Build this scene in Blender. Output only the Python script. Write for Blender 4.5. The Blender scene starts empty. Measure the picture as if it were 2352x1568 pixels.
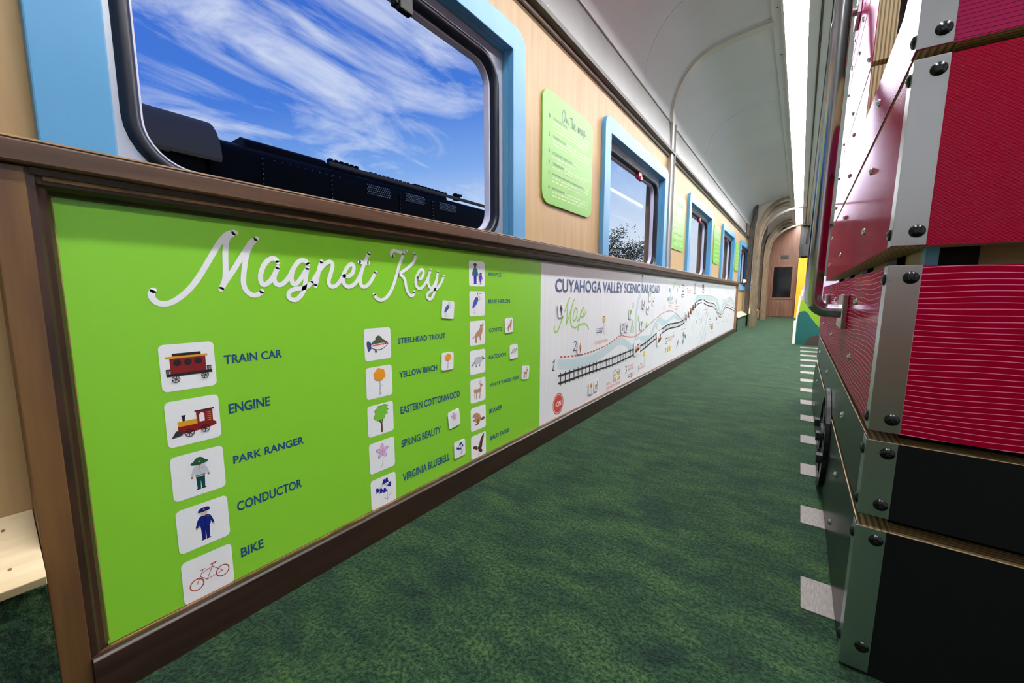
import bpy, bmesh, math, random
from mathutils import Vector, Matrix
from mathutils.geometry import tessellate_polygon

random.seed(7)
scene = bpy.context.scene
col = scene.collection
PI = math.pi

# ------------------------------------------------------------------ camera
cam = bpy.data.cameras.new('camera')
cam.sensor_fit = 'HORIZONTAL'
cam.sensor_width = 36.0
cam.lens = 14.0
cam.clip_start = 0.02
cam.clip_end = 500
camo = bpy.data.objects.new('camera', cam)
col.objects.link(camo)
camo.location = (0.918, 0.0, 0.66)
camo.rotation_euler = (math.radians(90 - 6.734), 0.0, math.radians(35.706))
scene.camera = camo

# ------------------------------------------------------------------ exposure
vs = scene.view_settings
vs.view_transform = 'Standard'
vs.look = 'None'
vs.exposure = 0.0
vs.gamma = 1.0
vs.use_curve_mapping = False
try:
    scene.cycles.max_bounces = 9
    scene.cycles.diffuse_bounces = 5
    scene.cycles.glossy_bounces = 4
    scene.cycles.transparent_max_bounces = 12
    scene.cycles.sample_clamp_indirect = 4.0
except Exception:
    pass

STRIP_POWER = 67.0        # radiance of the ceiling light diffusers
SKY_GAIN = 1.0


def s2l(c):
    return tuple((v / 255 / 12.92) if v / 255 <= 0.04045 else ((v / 255 + 0.055) / 1.055) ** 2.4 for v in c)


def rgba(c):
    return (*s2l(c), 1.0)


# ------------------------------------------------------------------ sky
def make_world():
    w = bpy.data.worlds.new('sky')
    scene.world = w
    w.use_nodes = True
    nt = w.node_tree
    nt.nodes.clear()
    N = nt.nodes.new
    L = nt.links.new
    out = N('ShaderNodeOutputWorld')
    bg = N('ShaderNodeBackground')
    tc = N('ShaderNodeTexCoord')
    sep = N('ShaderNodeSeparateXYZ')
    L(tc.outputs['Generated'], sep.inputs[0])
    # elevation gradient of a clear morning sky
    ramp = N('ShaderNodeValToRGB')
    e = ramp.color_ramp.elements
    e[0].position = 0.0
    e[0].color = rgba((216, 230, 249))
    e[1].position = 0.9
    e[1].color = rgba((36, 78, 178))
    for p, c in ((0.10, (184, 209, 245)), (0.20, (128, 172, 237)), (0.33, (74, 127, 221)), (0.6, (50, 98, 204))):
        n = ramp.color_ramp.elements.new(p)
        n.color = rgba(c)
    # paler low down and towards the sun, which stands beyond the far end of the car
    sunw = N('ShaderNodeMath'); sunw.operation = 'MULTIPLY_ADD'; sunw.inputs[1].default_value = -0.20
    L(sep.outputs['Y'], sunw.inputs[0])
    zoff = N('ShaderNodeMath'); zoff.operation = 'ADD'; zoff.inputs[1].default_value = 0.05
    L(sep.outputs['Z'], zoff.inputs[0])
    L(zoff.outputs[0], sunw.inputs[2])
    L(sunw.outputs[0], ramp.inputs[0])
    # cirrus sheet: flat layer projected at altitude
    addz = N('ShaderNodeMath'); addz.operation = 'ADD'; addz.inputs[1].default_value = 0.22
    L(sep.outputs['Z'], addz.inputs[0])
    mx = N('ShaderNodeMath'); mx.operation = 'MAXIMUM'; mx.inputs[1].default_value = 0.06
    L(addz.outputs[0], mx.inputs[0])
    dx = N('ShaderNodeMath'); dx.operation = 'DIVIDE'
    dy = N('ShaderNodeMath'); dy.operation = 'DIVIDE'
    L(sep.outputs['X'], dx.inputs[0]); L(mx.outputs[0], dx.inputs[1])
    L(sep.outputs['Y'], dy.inputs[0]); L(mx.outputs[0], dy.inputs[1])
    cmb = N('ShaderNodeCombineXYZ')
    L(dx.outputs[0], cmb.inputs[0]); L(dy.outputs[0], cmb.inputs[1])
    mp = N('ShaderNodeMapping')
    mp.inputs['Rotation'].default_value = (0, 0, math.radians(-38))
    mp.inputs['Scale'].default_value = (1.9, 0.75, 1.0)
    mp.inputs['Location'].default_value = (3.1, 1.7, 0.0)
    L(cmb.outputs[0], mp.inputs[0])
    n1 = N('ShaderNodeTexNoise')
    n1.inputs['Scale'].default_value = 1.7
    n1.inputs['Detail'].default_value = 9
    n1.inputs['Roughness'].default_value = 0.62
    n1.inputs['Distortion'].default_value = 1.3
    L(mp.outputs[0], n1.inputs['Vector'])
    n2 = N('ShaderNodeTexNoise')
    n2.inputs['Scale'].default_value = 0.9
    n2.inputs['Detail'].default_value = 3
    L(cmb.outputs[0], n2.inputs['Vector'])
    mixn = N('ShaderNodeMath'); mixn.operation = 'MULTIPLY_ADD'
    mixn.inputs[1].default_value = 0.55
    L(n2.outputs['Fac'], mixn.inputs[0]); L(n1.outputs['Fac'], mixn.inputs[2])
    cr = N('ShaderNodeValToRGB')
    cr.color_ramp.elements[0].position = 0.74
    cr.color_ramp.elements[0].color = (0, 0, 0, 1)
    cr.color_ramp.elements[1].position = 1.0
    cr.color_ramp.elements[1].color = (0.72, 0.72, 0.72, 1)
    L(mixn.outputs[0], cr.inputs[0])
    mix = N('ShaderNodeMixRGB')
    mix.inputs[2].default_value = rgba((236, 243, 253))
    L(cr.outputs[0], mix.inputs[0]); L(ramp.outputs[0], mix.inputs[1])
    L(mix.outputs[0], bg.inputs[0])
    bg.inputs[1].default_value = SKY_GAIN
    L(bg.outputs[0], out.inputs[0])


make_world()


# ------------------------------------------------------------------ materials
class Mat:
    pass


M = {}


def mat(name, c, rough=0.5, metal=0.0, c2=None, scale=(1, 1, 1), nscale=6.0, lo=0.35, hi=0.65, detail=5,
        bump=0.0, bscale=None, coat=0.0, emit=None, estr=1.0, sheen=0.0, dist=0.0, spec=0.5):
    m = bpy.data.materials.new(name)
    m.use_nodes = True
    nt = m.node_tree
    b = nt.nodes['Principled BSDF']
    b.inputs['Base Color'].default_value = rgba(c)
    b.inputs['Roughness'].default_value = rough
    b.inputs['Metallic'].default_value = metal
    b.inputs['Specular IOR Level'].default_value = spec
    if coat:
        b.inputs['Coat Weight'].default_value = coat
        b.inputs['Coat Roughness'].default_value = 0.08
    if sheen:
        b.inputs['Sheen Weight'].default_value = sheen
    if emit:
        b.inputs['Emission Color'].default_value = rgba(emit)
        b.inputs['Emission Strength'].default_value = estr
    N = nt.nodes.new
    L = nt.links.new
    if c2 or bump:
        tc = N('ShaderNodeTexCoord')
        mp = N('ShaderNodeMapping')
        mp.inputs['Scale'].default_value = scale
        L(tc.outputs['Object'], mp.inputs[0])
        if c2:
            n = N('ShaderNodeTexNoise')
            n.inputs['Scale'].default_value = nscale
            n.inputs['Detail'].default_value = detail
            n.inputs['Distortion'].default_value = dist
            L(mp.outputs[0], n.inputs['Vector'])
            r = N('ShaderNodeValToRGB')
            r.color_ramp.elements[0].position = lo
            r.color_ramp.elements[1].position = hi
            r.color_ramp.elements[0].color = rgba(c)
            r.color_ramp.elements[1].color = rgba(c2)
            L(n.outputs['Fac'], r.inputs[0])
            L(r.outputs[0], b.inputs['Base Color'])
        if bump:
            n3 = N('ShaderNodeTexNoise')
            n3.inputs['Scale'].default_value = bscale or nscale * 4
            n3.inputs['Detail'].default_value = 4
            L(mp.outputs[0], n3.inputs['Vector'])
            bp = N('ShaderNodeBump')
            bp.inputs['Strength'].default_value = bump
            bp.inputs['Distance'].default_value = 0.01
            L(n3.outputs['Fac'], bp.inputs['Height'])
            L(bp.outputs[0], b.inputs['Normal'])
    M[name] = m
    return m


mat('veneer', (190, 159, 113), 0.45, c2=(176, 143, 97), scale=(30, 30, 1.6), nscale=1.6, lo=0.3, hi=0.75)
mat('brown_wood', (92, 62, 40), 0.42, c2=(66, 43, 28), scale=(20, 1.2, 20), nscale=2.2, bump=0.05)
mat('brown_stile', (112, 80, 44), 0.42, c2=(88, 60, 34), scale=(20, 20, 1.5), nscale=2.2, bump=0.05)
mat('dark_moulding', (58, 36, 24), 0.38, c2=(40, 25, 18), scale=(25, 3, 3), nscale=3.0)
mat('worn_glint_edge', (148, 112, 74), 0.5, c2=(96, 66, 42), scale=(30, 6, 6), nscale=4.0)  # worn wood, lightened as well for the sky glint on the ledge
mat('baseboard_wood', (52, 33, 25), 0.38, c2=(38, 24, 19), scale=(20, 1.0, 20), nscale=2.5)
mat('blue_paint', (82, 152, 202), 0.36, c2=(98, 160, 202), nscale=3.0, scale=(1, 1, 1))
mat('window_metal', (206, 210, 220), 0.32, 0.4)
mat('rubber', (24, 27, 40), 0.34, spec=0.35)
mat('bead_sky_tint', (226, 222, 240), 0.4)  # pale lilac carries reflected sky as plain colour
mat('rail_dark', (58, 54, 50), 0.45)
mat('rail_light', (232, 226, 216), 0.35)
mat('cove_paint', (226, 228, 232), 0.36, 0.0, c2=(220, 222, 226), nscale=1.2)
mat('ceiling_paint', (226, 228, 232), 0.45)
mat('cornice_metal', (160, 159, 157), 0.36, 0.35, c2=(148, 147, 145), nscale=3.0, scale=(1, 1, 1))
mat('rib_paint', (214, 214, 206), 0.38, 0.1)
mat('channel_metal', (182, 182, 180), 0.36, 0.6)
mat('screw_chrome', (210, 212, 218), 0.18, 1.0)
mat('screw_black', (14, 15, 18), 0.22, 0.4, spec=0.7)
mat('steel', (176, 176, 180), 0.20, 1.0)
mat('bracket_metal', (200, 203, 208), 0.28, 1.0)
mat('black_board', (16, 17, 20), 0.30, spec=0.3)
mat('core_black', (10, 10, 12), 0.6)
mat('core_ply', (196, 168, 120), 0.55, c2=(178, 150, 104), scale=(2, 2, 20), nscale=2)
mat('bench_ply', (226, 206, 166), 0.5, c2=(206, 182, 140), scale=(14, 1.5, 3), nscale=4)
mat('board_green', (132, 201, 52), 0.30, spec=0.4)
mat('board_white', (238, 240, 243), 0.34, spec=0.4, c2=(228, 230, 234), scale=(1, 90, 0.4), nscale=3, bump=0.06, bscale=3)
mat('sign_green', (122, 184, 70), 0.34)
mat('card_white', (238, 240, 244), 0.35)
mat('trunk_dark', (92, 82, 70), 0.7, c2=(52, 46, 40), scale=(12, 12, 2), nscale=5, bump=0.4, bscale=14)
mat('trunk_tan', (134, 116, 90), 0.6, c2=(108, 92, 72), scale=(10, 10, 1.5), nscale=4)
mat('branch_dark', (84, 74, 60), 0.6, c2=(62, 54, 45), scale=(6, 6, 6), nscale=4)
mat('end_wood', (120, 82, 60), 0.4, c2=(96, 62, 46), scale=(14, 14, 1), nscale=2)
mat('screen_glass', (10, 12, 15), 0.08, spec=0.6)
mat('vent_black', (20, 20, 20), 0.5)
mat('yellow_paint', (232, 178, 12), 0.35)
mat('teal_board', (6, 84, 80), 0.45)
mat('olive_board', (124, 164, 30), 0.45)
mat('mound_brown', (60, 46, 42), 0.5)
mat('lilac_board', (190, 178, 214), 0.45)
mat('edge_white', (248, 244, 238), 0.5)
mat('loco_black', (11, 10, 9), 0.5, spec=0.10)
mat('loco_grey', (104, 96, 88), 0.6, spec=0.12)
mat('loco_mesh', (150, 152, 156), 0.4, 0.6)
mat('rivet', (150, 152, 156), 0.3, 0.8)
mat('latch_red', (150, 26, 52), 0.35)
mat('bark', (56, 46, 38), 0.9)
mat('leaf', (70, 78, 40), 0.8, c2=(104, 88, 48), nscale=2)
mat('gravel', (120, 114, 106), 0.95, c2=(84, 80, 76), nscale=20, detail=8)
mat('tie_grey', (134, 126, 122), 0.7, c2=(112, 105, 102), scale=(40, 6, 1), nscale=8, bump=0.2, bscale=60)
mat('dark_panel', (34, 33, 34), 0.5)
mat('rear_wall', (234, 236, 238), 0.6)
mat('sconce_glow', (255, 196, 120), 0.5, emit=(255, 186, 100), estr=4.0)
mat('light_frame', (226, 228, 230), 0.35, 0.1)

# carpet
def make_carpet():
    m = bpy.data.materials.new('carpet')
    m.use_nodes = True
    nt = m.node_tree
    b = nt.nodes['Principled BSDF']
    b.inputs['Roughness'].default_value = 0.95
    b.inputs['Specular IOR Level'].default_value = 0.15
    b.inputs['Sheen Weight'].default_value = 0.2
    b.inputs['Sheen Tint'].default_value = rgba((150, 190, 160))
    N = nt.nodes.new
    L = nt.links.new
    tc = N('ShaderNodeTexCoord')
    mp = N('ShaderNodeMapping')
    mp.inputs['Scale'].default_value = (1.0, 2.2, 1)
    L(tc.outputs['Object'], mp.inputs[0])
    n = N('ShaderNodeTexNoise')
    n.inputs['Scale'].default_value = 5.5
    n.inputs['Detail'].default_value = 9
    n.inputs['Roughness'].default_value = 0.74
    n.inputs['Distortion'].default_value = 0.3
    L(mp.outputs[0], n.inputs['Vector'])
    r = N('ShaderNodeValToRGB')
    els = r.color_ramp.elements
    els[0].position = 0.36
    els[0].color = rgba((16, 36, 32))
    els[1].position = 0.62
    els[1].color = rgba((56, 80, 46))
    k = els.new(0.5)
    k.color = rgba((36, 62, 40))
    L(n.outputs['Fac'], r.inputs[0])
    # fibre speckle
    v = N('ShaderNodeTexNoise')
    v.inputs['Scale'].default_value = 130
    v.inputs['Detail'].default_value = 3
    v.inputs['Roughness'].default_value = 0.7
    L(tc.outputs['Object'], v.inputs['Vector'])
    sr = N('ShaderNodeValToRGB')
    sr.color_ramp.elements[0].position = 0.40
    sr.color_ramp.elements[0].color = (0.22, 0.25, 0.28, 1)
    sr.color_ramp.elements[1].position = 0.62
    sr.color_ramp.elements[1].color = (1.25, 1.25, 1.2, 1)
    L(v.outputs['Fac'], sr.inputs[0])
    mm = N('ShaderNodeMixRGB')
    mm.blend_type = 'MULTIPLY'
    mm.inputs[0].default_value = 1.0
    L(r.outputs[0], mm.inputs[1])
    L(sr.outputs[0], mm.inputs[2])
    L(mm.outputs[0], b.inputs['Base Color'])
    bp = N('ShaderNodeBump')
    bp.inputs['Strength'].default_value = 0.9
    bp.inputs['Distance'].default_value = 0.006
    L(v.outputs['Fac'], bp.inputs['Height'])
    L(bp.outputs[0], b.inputs['Normal'])
    M['carpet'] = m


make_carpet()


def make_glass():
    m = bpy.data.materials.new('window_glass')
    m.use_nodes = True
    nt = m.node_tree
    nt.nodes.clear()
    N = nt.nodes.new
    L = nt.links.new
    o = N('ShaderNodeOutputMaterial')
    t = N('ShaderNodeBsdfTransparent')
    t.inputs[0].default_value = (0.97, 0.98, 0.99, 1)
    g = N('ShaderNodeBsdfGlossy')
    g.inputs['Roughness'].default_value = 0.02
    f = N('ShaderNodeLayerWeight')
    f.inputs[0].default_value = 0.5
    pw = N('ShaderNodeMath'); pw.operation = 'POWER'; pw.inputs[1].default_value = 5.0
    L(f.outputs['Facing'], pw.inputs[0])
    ma = N('ShaderNodeMath'); ma.operation = 'MULTIPLY_ADD'; ma.inputs[1].default_value = 0.25; ma.inputs[2].default_value = -0.003; ma.use_clamp = True
    L(pw.outputs[0], ma.inputs[0])
    mx = N('ShaderNodeMixShader')
    L(ma.outputs[0], mx.inputs[0])
    L(t.outputs[0], mx.inputs[1])
    L(g.outputs[0], mx.inputs[2])
    L(mx.outputs[0], o.inputs[0])
    M['window_glass'] = m


make_glass()


def make_diffuser():
    m = bpy.data.materials.new('light_diffuser')
    m.use_nodes = True
    nt = m.node_tree
    nt.nodes.clear()
    o = nt.nodes.new('ShaderNodeOutputMaterial')
    e = nt.nodes.new('ShaderNodeEmission')
    e.inputs[0].default_value = (0.985, 0.985, 1.0, 1)
    e.inputs[1].default_value = STRIP_POWER
    nt.links.new(e.outputs[0], o.inputs[0])
    M['light_diffuser'] = m


make_diffuser()


def make_ply_edge(name, axis, tint=(1, 1, 1)):
    """plywood whose plies show as stripes across its thickness (axis 0 = x, 1 = y, 2 = z)"""
    m = bpy.data.materials.new(name)
    m.use_nodes = True
    nt = m.node_tree
    b = nt.nodes['Principled BSDF']
    b.inputs['Roughness'].default_value = 0.55
    N = nt.nodes.new
    L = nt.links.new
    tc = N('ShaderNodeTexCoord')
    sp = N('ShaderNodeSeparateXYZ')
    L(tc.outputs['Object'], sp.inputs[0])
    mu = N('ShaderNodeMath'); mu.operation = 'MULTIPLY'; mu.inputs[1].default_value = 2 * PI / 0.0085
    L(sp.outputs[axis], mu.inputs[0])
    si = N('ShaderNodeMath'); si.operation = 'SINE'
    L(mu.outputs[0], si.inputs[0])
    r = N('ShaderNodeValToRGB')
    r.color_ramp.elements[0].position = 0.15
    r.color_ramp.elements[1].position = 0.6
    r.color_ramp.elements[0].color = rgba((112, 88, 58))
    r.color_ramp.elements[1].color = rgba((184, 160, 120))
    ma = N('ShaderNodeMath'); ma.operation = 'MULTIPLY_ADD'; ma.inputs[1].default_value = 0.5; ma.inputs[2].default_value = 0.5
    L(si.outputs[0], ma.inputs[0])
    L(ma.outputs[0], r.inputs[0])
    L(r.outputs[0], b.inputs['Base Color'])
    M[name] = m


make_ply_edge('ply_across', 0)
make_ply_edge('ply_along', 1)


def make_laminate(name, style):
    """red laminate: 'wave' pale wavy hairlines, 'dot' woven dimples, 'line' fine dark hairlines"""
    m = bpy.data.materials.new(name)
    m.use_nodes = True
    nt = m.node_tree
    b = nt.nodes['Principled BSDF']
    b.inputs['Roughness'].default_value = 0.22
    b.inputs['Specular IOR Level'].default_value = 0.0
    N = nt.nodes.new
    L = nt.links.new
    tc = N('ShaderNodeTexCoord')
    sp = N('ShaderNodeSeparateXYZ')
    L(tc.outputs['Object'], sp.inputs[0])
    base = rgba((146, 1, 37)) if style != 'line' else rgba((150, 30, 74))  # line style purpler: reflected light mixed into its base colour

    def math_(op, a, bval=None, link=None):
        n = N('ShaderNodeMath'); n.operation = op
        L(a, n.inputs[0])
        if link is not None:
            L(link, n.inputs[1])
        elif bval is not None:
            n.inputs[1].default_value = bval
        return n.outputs[0]
    if style in ('wave', 'line'):
        ns = N('ShaderNodeTexNoise')
        mp = N('ShaderNodeMapping')
        mp.inputs['Scale'].default_value = (3.0, 3.0, 9.0)
        L(tc.outputs['Object'], mp.inputs[0])
        L(mp.outputs[0], ns.inputs['Vector'])
        ns.inputs['Scale'].default_value = 1.0
        ns.inputs['Detail'].default_value = 1.5
        off = math_('MULTIPLY', ns.outputs['Fac'], 0.035 if style == 'wave' else 0.02)
        zz = math_('ADD', sp.outputs[2], link=off)
        f = math_('FRACT', math_('MULTIPLY', zz, 1 / 0.0084 if style == 'wave' else 1 / 0.0062))
        lt = math_('LESS_THAN', f, 0.11 if style == 'wave' else 0.14)
        mx = N('ShaderNodeMixRGB')
        mx.inputs[1].default_value = base
        mx.inputs[2].default_value = rgba((236, 130, 168)) if style == 'wave' else rgba((84, 14, 40))
        L(lt, mx.inputs[0])
        L(mx.outputs[0], b.inputs['Base Color'])
    else:
        b.inputs['Base Color'].default_value = base
        xy = math_('ADD', sp.outputs[0], link=sp.outputs[1])
        a = math_('SINE', math_('MULTIPLY', xy, 2 * PI / 0.0062))
        c = math_('SINE', math_('MULTIPLY', sp.outputs[2], 2 * PI / 0.0048))
        p = math_('MULTIPLY', a, link=c)
        bp = N('ShaderNodeBump')
        bp.inputs['Strength'].default_value = 0.35
        bp.inputs['Distance'].default_value = 0.0012
        L(p, bp.inputs['Height'])
        L(bp.outputs[0], b.inputs['Normal'])
    # satin film on top: its finely embossed skin never turns fully mirror-like at a glancing angle
    gl = N('ShaderNodeBsdfGlossy')
    gl.inputs['Roughness'].default_value = 0.13
    gl.inputs['Color'].default_value = (0.86, 0.80, 1.0, 1)  # lilac tint puts the blue sky's sheen into the gloss colour
    fr = N('ShaderNodeFresnel')
    fr.inputs[0].default_value = 1.26
    cl = N('ShaderNodeMath'); cl.operation = 'MINIMUM'; cl.inputs[1].default_value = 0.26
    L(fr.outputs[0], cl.inputs[0])
    ms = N('ShaderNodeMixShader')
    L(cl.outputs[0], ms.inputs[0])
    L(b.outputs[0], ms.inputs[1])
    L(gl.outputs[0], ms.inputs[2])
    L(ms.outputs[0], nt.nodes['Material Output'].inputs[0])
    M[name] = m


make_laminate('laminate_wave', 'wave')
make_laminate('laminate_dot', 'dot')
make_laminate('laminate_line', 'line')


def ink(c):
    k = 'ink_%02x%02x%02x' % c
    if k not in M:
        mat(k, c, 0.34, spec=0.4)
    return M[k]


# ------------------------------------------------------------------ mesh building
def link(o, parent=None):
    col.objects.link(o)
    if parent is not None:
        o.parent = parent
    return o


def origin_of(parent):
    v = Vector((0, 0, 0))
    while parent is not None:
        v += parent.location
        parent = parent.parent
    return v


class MB:
    def __init__(self):
        self.v = []
        self.f = []
        self.fm = []
        self.mats = []

    def mi(self, m):
        if m not in self.mats:
            self.mats.append(m)
        return self.mats.index(m)

    def add(self, vs_, fs, m=None):
        o = len(self.v)
        self.v += [tuple(p) for p in vs_]
        k = self.mi(m) if m is not None else 0
        for f in fs:
            self.f.append([i + o for i in f])
            self.fm.append(k)
        return self

    def box(self, x0, x1, y0, y1, z0, z1, m=None):
        P = [(x0, y0, z0), (x1, y0, z0), (x1, y1, z0), (x0, y1, z0), (x0, y0, z1), (x1, y0, z1), (x1, y1, z1), (x0, y1, z1)]
        return self.add(P, [(0, 3, 2, 1), (4, 5, 6, 7), (0, 1, 5, 4), (1, 2, 6, 5), (2, 3, 7, 6), (3, 0, 4, 7)], m)

    def prism(self, pts, axis, a, b, m=None):
        """extrude a 2D polygon. axis 'y': pts are (x,z); 'x': (y,z); 'z': (x,y)"""
        def mk(p, t):
            return {'y': (p[0], t, p[1]), 'x': (t, p[0], p[1]), 'z': (p[0], p[1], t)}[axis]
        n = len(pts)
        P = [mk(p, a) for p in pts] + [mk(p, b) for p in pts]
        tris = tessellate_polygon([[Vector((p[0], p[1], 0)) for p in pts]])
        F = [tuple(t) for t in tris] + [tuple(i + n for i in reversed(t)) for t in tris]
        F += [(i, (i + 1) % n, n + (i + 1) % n, n + i) for i in range(n)]
        return self.add(P, F, m)

    def ring(self, outer, inner, axis, a, b, m=None):
        """extruded band between two loops of equal length"""
        n = len(outer)

        def mk(p, t):
            return {'y': (p[0], t, p[1]), 'x': (t, p[0], p[1]), 'z': (p[0], p[1], t)}[axis]
        P = [mk(p, a) for p in outer] + [mk(p, a) for p in inner] + [mk(p, b) for p in outer] + [mk(p, b) for p in inner]
        F = []
        for i in range(n):
            j = (i + 1) % n
            F += [(i, j, n + j, n + i), (2 * n + i, 3 * n + i, 3 * n + j, 2 * n + j), (i, 2 * n + i, 2 * n + j, j), (n + i, n + j, 3 * n + j, 3 * n + i)]
        return self.add(P, F, m)

    def tube(self, path, r, n=12, m=None, closed=False, caps=True):
        P = [Vector(p) for p in path]
        K = len(P)
        vs_ = []
        ref = None
        for i in range(K):
            a = P[(i - 1) % K] if (i > 0 or closed) else P[i]
            b = P[(i + 1) % K] if (i < K - 1 or closed) else P[i]
            t = (b - a).normalized()
            if ref is None:
                ref = Vector((0, 0, 1)) if abs(t.z) < 0.9 else Vector((1, 0, 0))
            u = (ref - t * ref.dot(t)).normalized()
            w = t.cross(u)
            ref = u
            rr = r[i] if isinstance(r, (list, tuple)) else r
            for k in range(n):
                g = 2 * PI * k / n
                vs_.append(P[i] + u * (math.cos(g) * rr) + w * (math.sin(g) * rr))
        F = []
        for i in range(K if closed else K - 1):
            j = (i + 1) % K
            for k in range(n):
                l = (k + 1) % n
                F.append((i * n + k, i * n + l, j * n + l, j * n + k))
        if caps and not closed:
            F.append(tuple(reversed(range(n))))
            F.append(tuple((K - 1) * n + k for k in range(n)))
        return self.add(vs_, F, m)

    def dome(self, c, axis, r, h, n=10, m=None, rings=3):
        """screw head: spherical cap standing on a surface, bulging along axis (unit vector)"""
        c = Vector(c)
        ax = Vector(axis).normalized()
        u = ax.orthogonal().normalized()
        w = ax.cross(u)
        vs_ = []
        for i in range(rings):
            g = i / rings * PI / 2
            for k in range(n):
                q = 2 * PI * k / n
                vs_.append(c + ax * (h * math.sin(g)) + (u * math.cos(q) + w * math.sin(q)) * (r * math.cos(g)))
        vs_.append(c + ax * h)
        F = []
        for i in range(rings - 1):
            for k in range(n):
                l = (k + 1) % n
                F.append((i * n + k, i * n + l, (i + 1) * n + l, (i + 1) * n + k))
        for k in range(n):
            F.append(((rings - 1) * n + k, (rings - 1) * n + (k + 1) % n, rings * n))
        return self.add(vs_, F, m)

    def build(self, name, m=None, parent=None, smooth=False, kind=None, bevel=0.0, label=None, angle=None):
        me = bpy.data.meshes.new(name)
        o0 = origin_of(parent)
        me.from_pydata([(x - o0.x, y - o0.y, z - o0.z) for x, y, z in self.v], [], self.f)
        if m is not None and not self.mats:
            me.materials.append(M[m] if isinstance(m, str) else m)
        else:
            for q in self.mats:
                me.materials.append(M[q] if isinstance(q, str) else q)
            for p, k in zip(me.polygons, self.fm):
                p.material_index = k
        bm = bmesh.new()
        bm.from_mesh(me)
        bmesh.ops.recalc_face_normals(bm, faces=bm.faces)
        bm.to_mesh(me)
        bm.free()
        if smooth:
            for p in me.polygons:
                p.use_smooth = True
            if angle:
                me.set_sharp_from_angle(angle=math.radians(angle))
        o = bpy.data.objects.new(name, me)
        link(o, parent)
        if bevel:
            b = o.modifiers.new('bevel', 'BEVEL')
            b.width = bevel
            b.segments = 2
            b.limit_method = 'ANGLE'
        if kind:
            o['kind'] = kind
        if label:
            o['label'] = label
        return o


def thing(name, label, cat, loc=(0, 0, 0), group=None):
    o = bpy.data.objects.new(name, None)
    o.empty_display_size = 0.05
    o.location = loc
    col.objects.link(o)
    o['label'] = label
    o['category'] = cat
    if group:
        o['group'] = group
    return o


def tag(o, label, cat, group=None):
    o['label'] = label
    o['category'] = cat
    if group:
        o['group'] = group
    return o


def rrect(y0, y1, z0, z1, r, n=6):
    rs = r if isinstance(r, (list, tuple)) else (r, r, r, r)   # corners: (y0,z0) (y1,z0) (y1,z1) (y0,z1)
    out = []
    for (cy, cz, a0, q) in ((y0 + rs[0], z0 + rs[0], 180, rs[0]), (y1 - rs[1], z0 + rs[1], 270, rs[1]),
                            (y1 - rs[2], z1 - rs[2], 0, rs[2]), (y0 + rs[3], z1 - rs[3], 90, rs[3])):
        for i in range(n + 1):
            g = math.radians(a0 + 90 * i / n)
            out.append((cy + q * math.cos(g), cz + q * math.sin(g)))
    return out


# ------------------------------------------------------------------ flat print on upright boards
def catmull(pts, sub=5):
    if len(pts) < 3:
        return list(pts)
    out = []
    P = [pts[0]] + list(pts) + [pts[-1]]
    for i in range(1, len(P) - 2):
        p0, p1, p2, p3 = P[i - 1], P[i], P[i + 1], P[i + 2]
        for k in range(sub):
            t = k / sub
            out.append(tuple(0.5 * ((2 * p1[d]) + (-p0[d] + p2[d]) * t + (2 * p0[d] - 5 * p1[d] + 4 * p2[d] - p3[d]) * t * t
                                    + (-p0[d] + 3 * p1[d] - 3 * p2[d] + p3[d]) * t ** 3) for d in (0, 1)))
    out.append(tuple(pts[-1]))
    return out


FONT_CACHE = {}


def glyphs(s, bold=0.0):
    """flat triangles of a line of text in Blender's own typeface, normalised to a 0..1 box"""
    key = (s, bold)
    if key in FONT_CACHE:
        return FONT_CACHE[key]
    cu = bpy.data.curves.new('lettering', 'FONT')
    cu.body = s
    cu.offset = bold
    cu.resolution_u = 3
    ob = bpy.data.objects.new('lettering', cu)
    col.objects.link(ob)
    dg = bpy.context.evaluated_depsgraph_get()
    me = bpy.data.meshes.new_from_object(ob.evaluated_get(dg))
    vs_ = [(v.co.x, v.co.y) for v in me.vertices]
    fs = [tuple(p.vertices) for p in me.polygons]
    bpy.data.objects.remove(ob)
    bpy.data.meshes.remove(me)
    bpy.data.curves.remove(cu)
    if vs_:
        x0 = min(v[0] for v in vs_); x1 = max(v[0] for v in vs_)
        y0 = min(v[1] for v in vs_); y1 = max(v[1] for v in vs_)
        vs_ = [((a - x0) / max(x1 - x0, 1e-6), (b - y0) / max(y1 - y0, 1e-6)) for a, b in vs_]
    FONT_CACHE[key] = (vs_, fs)
    return vs_, fs


def word_spans(s, bold=0.0):
    """for each word of a line: (word, start, end) as fractions of the line's width"""
    def ext(q):
        cu = bpy.data.curves.new('lettering', 'FONT')
        cu.body = q
        cu.offset = bold
        ob = bpy.data.objects.new('lettering', cu)
        col.objects.link(ob)
        me = bpy.data.meshes.new_from_object(ob.evaluated_get(bpy.context.evaluated_depsgraph_get()))
        xs = [v.co.x for v in me.vertices]
        bpy.data.objects.remove(ob)
        bpy.data.meshes.remove(me)
        bpy.data.curves.remove(cu)
        return min(xs), max(xs)
    x0, x1 = ext(s)
    out = []
    pos = 0
    for wd in s.split(' '):
        e = ext(s[:pos + len(wd)])[1]
        a, b = ext(wd)
        out.append((wd, (e - (b - a) - x0) / (x1 - x0), (e - x0) / (x1 - x0)))
        pos += len(wd) + 1
    return out


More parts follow.
